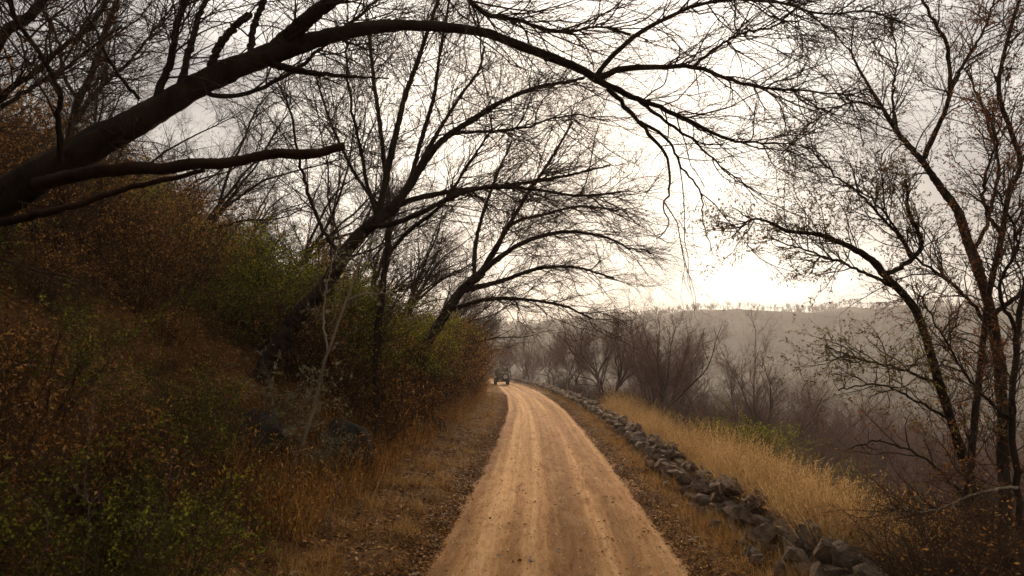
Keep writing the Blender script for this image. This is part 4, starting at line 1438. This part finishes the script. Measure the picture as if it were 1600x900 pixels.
# body: tub with flat sides and cut-out wheel arches, cab floor at .55
bm = bmesh.new()
tub = [(-.02, .42), (.22, .42), (.30, .66), (.44, .78), (.78, .78), (.92, .66), (1.0, .42), (2.45, .42), (2.52, .95), (2.45, .98), (1.95, .98), (1.75, .70), (1.15, .70), (1.0, 1.02), (-.02, 1.02)]
for x0, x1 in ((-.74, -.68), (.68, .74)):
    prism(bm, tub, x0, x1)
add_box(bm, (-.68, 0.0, .46), (.68, 2.45, .52))
add_box(bm, (-.68, 2.36, .46), (.68, 2.44, 1.0))
bm_obj('body', bm, GREEN, jeep)
bm = bmesh.new()
prism(bm, [(2.45, .62), (2.45, 1.02), (2.62, 1.03), (3.45, .97), (3.5, .90), (3.5, .55)], -.62, .62)
bm_obj('bonnet', bm, GREEN, jeep, .03)
for sx in (-1, 1):
    bm = bmesh.new()
    prism(bm, [(2.5, .70), (2.62, .86), (3.3, .86), (3.52, .74), (3.52, .68), (3.3, .78), (2.66, .78), (2.56, .66)], sx * .62, sx * .84)
    bm_obj('mudguard', bm, GREEN, jeep)
    bm = bmesh.new()
    prism(bm, [(.14, .44), (.26, .74), (.42, .86), (.80, .86), (.98, .72), (1.06, .44), (.99, .44), (.92, .67), (.78, .79), (.44, .79), (.31, .67), (.22, .44)], sx * .742, sx * .85)
    bm_obj('wheel_arch', bm, BLACK, jeep)
bm = bmesh.new()
add_box(bm, (-.64, -.055, .50), (.64, -.022, 1.01))
tg = bm_obj('tailgate', bm, GREEN, jeep, .012)
bm = bmesh.new()
add_box(bm, (-.22, -.075, .72), (-.10, -.056, .75))
bm_obj('handle', bm, CHROME, tg)
bm = bmesh.new()
add_box(bm, (-.80, -.16, .36), (.80, -.07, .48))
bm_obj('bumper', bm, BLACK, jeep, .02)
bm = bmesh.new()
add_box(bm, (-.50, -.085, .52), (-.16, -.066, .62))
bm_obj('number_plate', bm, plate_m, jeep)
for sx in (-1, 1):
    bm = bmesh.new()
    add_box(bm, (sx * .71 - .028, -.062, .62), (sx * .71 + .028, -.024, .80))
    bm_obj('tail_light', bm, lamp_red, jeep, .008)
    bm = bmesh.new()
    lathe_x(bm, [(-.012, .085), (.012, .085)], 0, 0, 0, 14)
    for v in bm.verts:
        v.co = Vector((sx * .96 + v.co.y * .7, 2.42 + v.co.x, 1.16 + v.co.z))
    add_box(bm, (min(sx * .74, sx * .93), 2.415, 1.06), (max(sx * .74, sx * .93), 2.43, 1.08))
    bm_obj('mirror', bm, CHROME, jeep)
for sx in (-1, 1):
    for wy in (.60, 2.98):
        cx = sx * .70
        w_ = empty('wheel')
        w_.parent = jeep
        w_.location = (cx, wy, .37)
        bm = bmesh.new()
        lathe_x(bm, [(-.10, .22), (-.11, .30), (-.09, .36), (-.04, .375), (.04, .375), (.09, .36), (.11, .30), (.10, .22)], 0, 0, 0, 28)
        bm_obj('tyre', bm, RUBBER, w_, 0, True)
        bm = bmesh.new()
        lathe_x(bm, [(sx * .06, .215), (sx * .112, .205), (sx * .09, .12), (sx * .125, .06), (sx * .125, .01)], 0, 0, 0, 20)
        bm_obj('rim', bm, RIM, w_)
sp = empty('spare_wheel')
sp.parent = jeep
sp.location = (.30, -.17, .93)
bm = bmesh.new()
lathe_x(bm, [(-.10, .22), (-.11, .30), (-.08, .355), (.08, .355), (.11, .30), (.10, .22)], 0, 0, 0, 28)
for v in bm.verts:
    v.co = Vector((v.co.y, v.co.x, v.co.z))
bm_obj('tyre', bm, RUBBER, sp, 0, True)
bm = bmesh.new()
lathe_x(bm, [(-.135, .02), (-.135, .18), (-.118, .235), (-.10, .24)], 0, 0, 0, 24)
for v in bm.verts:
    v.co = Vector((v.co.y, v.co.x, v.co.z))
bm_obj('cover', bm, COVER, sp)


def pipe(pts, r):
    s_ = Soup()
    q = np.array(pts, float)
    p_ = smooth_path(q, 28, np.random.default_rng(1))
    s_.tubes(p_[None], np.full((1, 28), r), 8, np.random.default_rng(2))
    return s_


for yb in (.02, 1.05):
    part('roll_bar', pipe([(-.69, yb, .95), (-.68, yb, 1.3), (-.60, yb, 1.75), (-.45, yb, 1.87), (0, yb, 1.90), (.45, yb, 1.87), (.60, yb, 1.75), (.68, yb, 1.3), (.69, yb, .95)], .032).mesh('roll_bar', None, True), BLACK, jeep)
bm = bmesh.new()
add_box(bm, (-.68, 2.40, .98), (-.60, 2.46, 1.72))
add_box(bm, (.60, 2.40, .98), (.68, 2.46, 1.72))
add_box(bm, (-.60, 2.40, 1.64), (.60, 2.46, 1.72))
add_box(bm, (-.60, 2.40, .98), (.60, 2.46, 1.06))
wf = bm_obj('windscreen_frame', bm, BLACK, jeep)
bm = bmesh.new()
add_box(bm, (-.60, 2.425, 1.06), (.60, 2.432, 1.64))
bm_obj('windscreen', bm, GLASS, wf)
bm = bmesh.new()
top = [(-.66, 1.62), (-.60, 1.78), (-.44, 1.90), (0, 1.945), (.44, 1.90), (.60, 1.78), (.66, 1.62), (.63, 1.62), (.57, 1.76), (.43, 1.87), (0, 1.912), (-.43, 1.87), (-.57, 1.76), (-.63, 1.62)]
va = [bm.verts.new((p[0], -.02, p[1])) for p in top]
vb = [bm.verts.new((p[0], 2.42, p[1] - .04)) for p in top]
h_ = len(top) // 2
for i in range(len(top)):
    j = (i + 1) % len(top)
    bm.faces.new([va[i], va[j], vb[j], vb[i]])
for i in range(h_ - 1):
    for vv in (va, vb):
        bm.faces.new([vv[i], vv[i + 1], vv[len(top) - 2 - i], vv[len(top) - 1 - i]])
roof = bm_obj('canvas_roof', bm, CANVAS, jeep)
bm = bmesh.new()
add_box(bm, (.02, -.035, 1.52), (.60, -.022, 1.74))
bm_obj('rolled_flap', bm, CANVAS, roof, .004)
for yb, wy in ((.45, .48), (1.35, .48)):
    for sx in (-1, 1):
        bm = bmesh.new()
        prism(bm, [(yb, .75), (yb + wy, .72), (yb + wy, .84), (yb + .1, .86), (yb + .02, 1.34), (yb - .08, 1.34)], sx * .06 if sx > 0 else -.62, .62 if sx > 0 else -.06)
        bm_obj('seat', bm, SEAT, jeep, .03)

# ------------------------------------------------------------------ haze
HAZE = True
if HAZE:
    xs = V = np.stack([sg, sg])
    bm = bmesh.new()
    add_box(bm, (-760, -32, -62), (1060, 1300, 132))
    me = bpy.data.meshes.new('haze')
    bm.to_mesh(me)
    bm.free()
    hm = bpy.data.materials.new('thin_haze')
    hm.use_nodes = True
    ht = hm.node_tree
    for n_ in list(ht.nodes):
        if n_.type != 'OUTPUT_MATERIAL':
            ht.nodes.remove(n_)
    pv = ht.nodes.new('ShaderNodeVolumePrincipled')
    pv.inputs['Color'].default_value = (.94, .905, .885, 1)
    pv.inputs['Density'].default_value = 0.00042
    pv.inputs['Anisotropy'].default_value = 0.35
    ht.links.new(pv.outputs['Volume'], ht.nodes['Material Output'].inputs['Volume'])
    tag(link('haze', me, hm), 'thin pale haze hanging in the valley air', 'haze', kind='stuff')
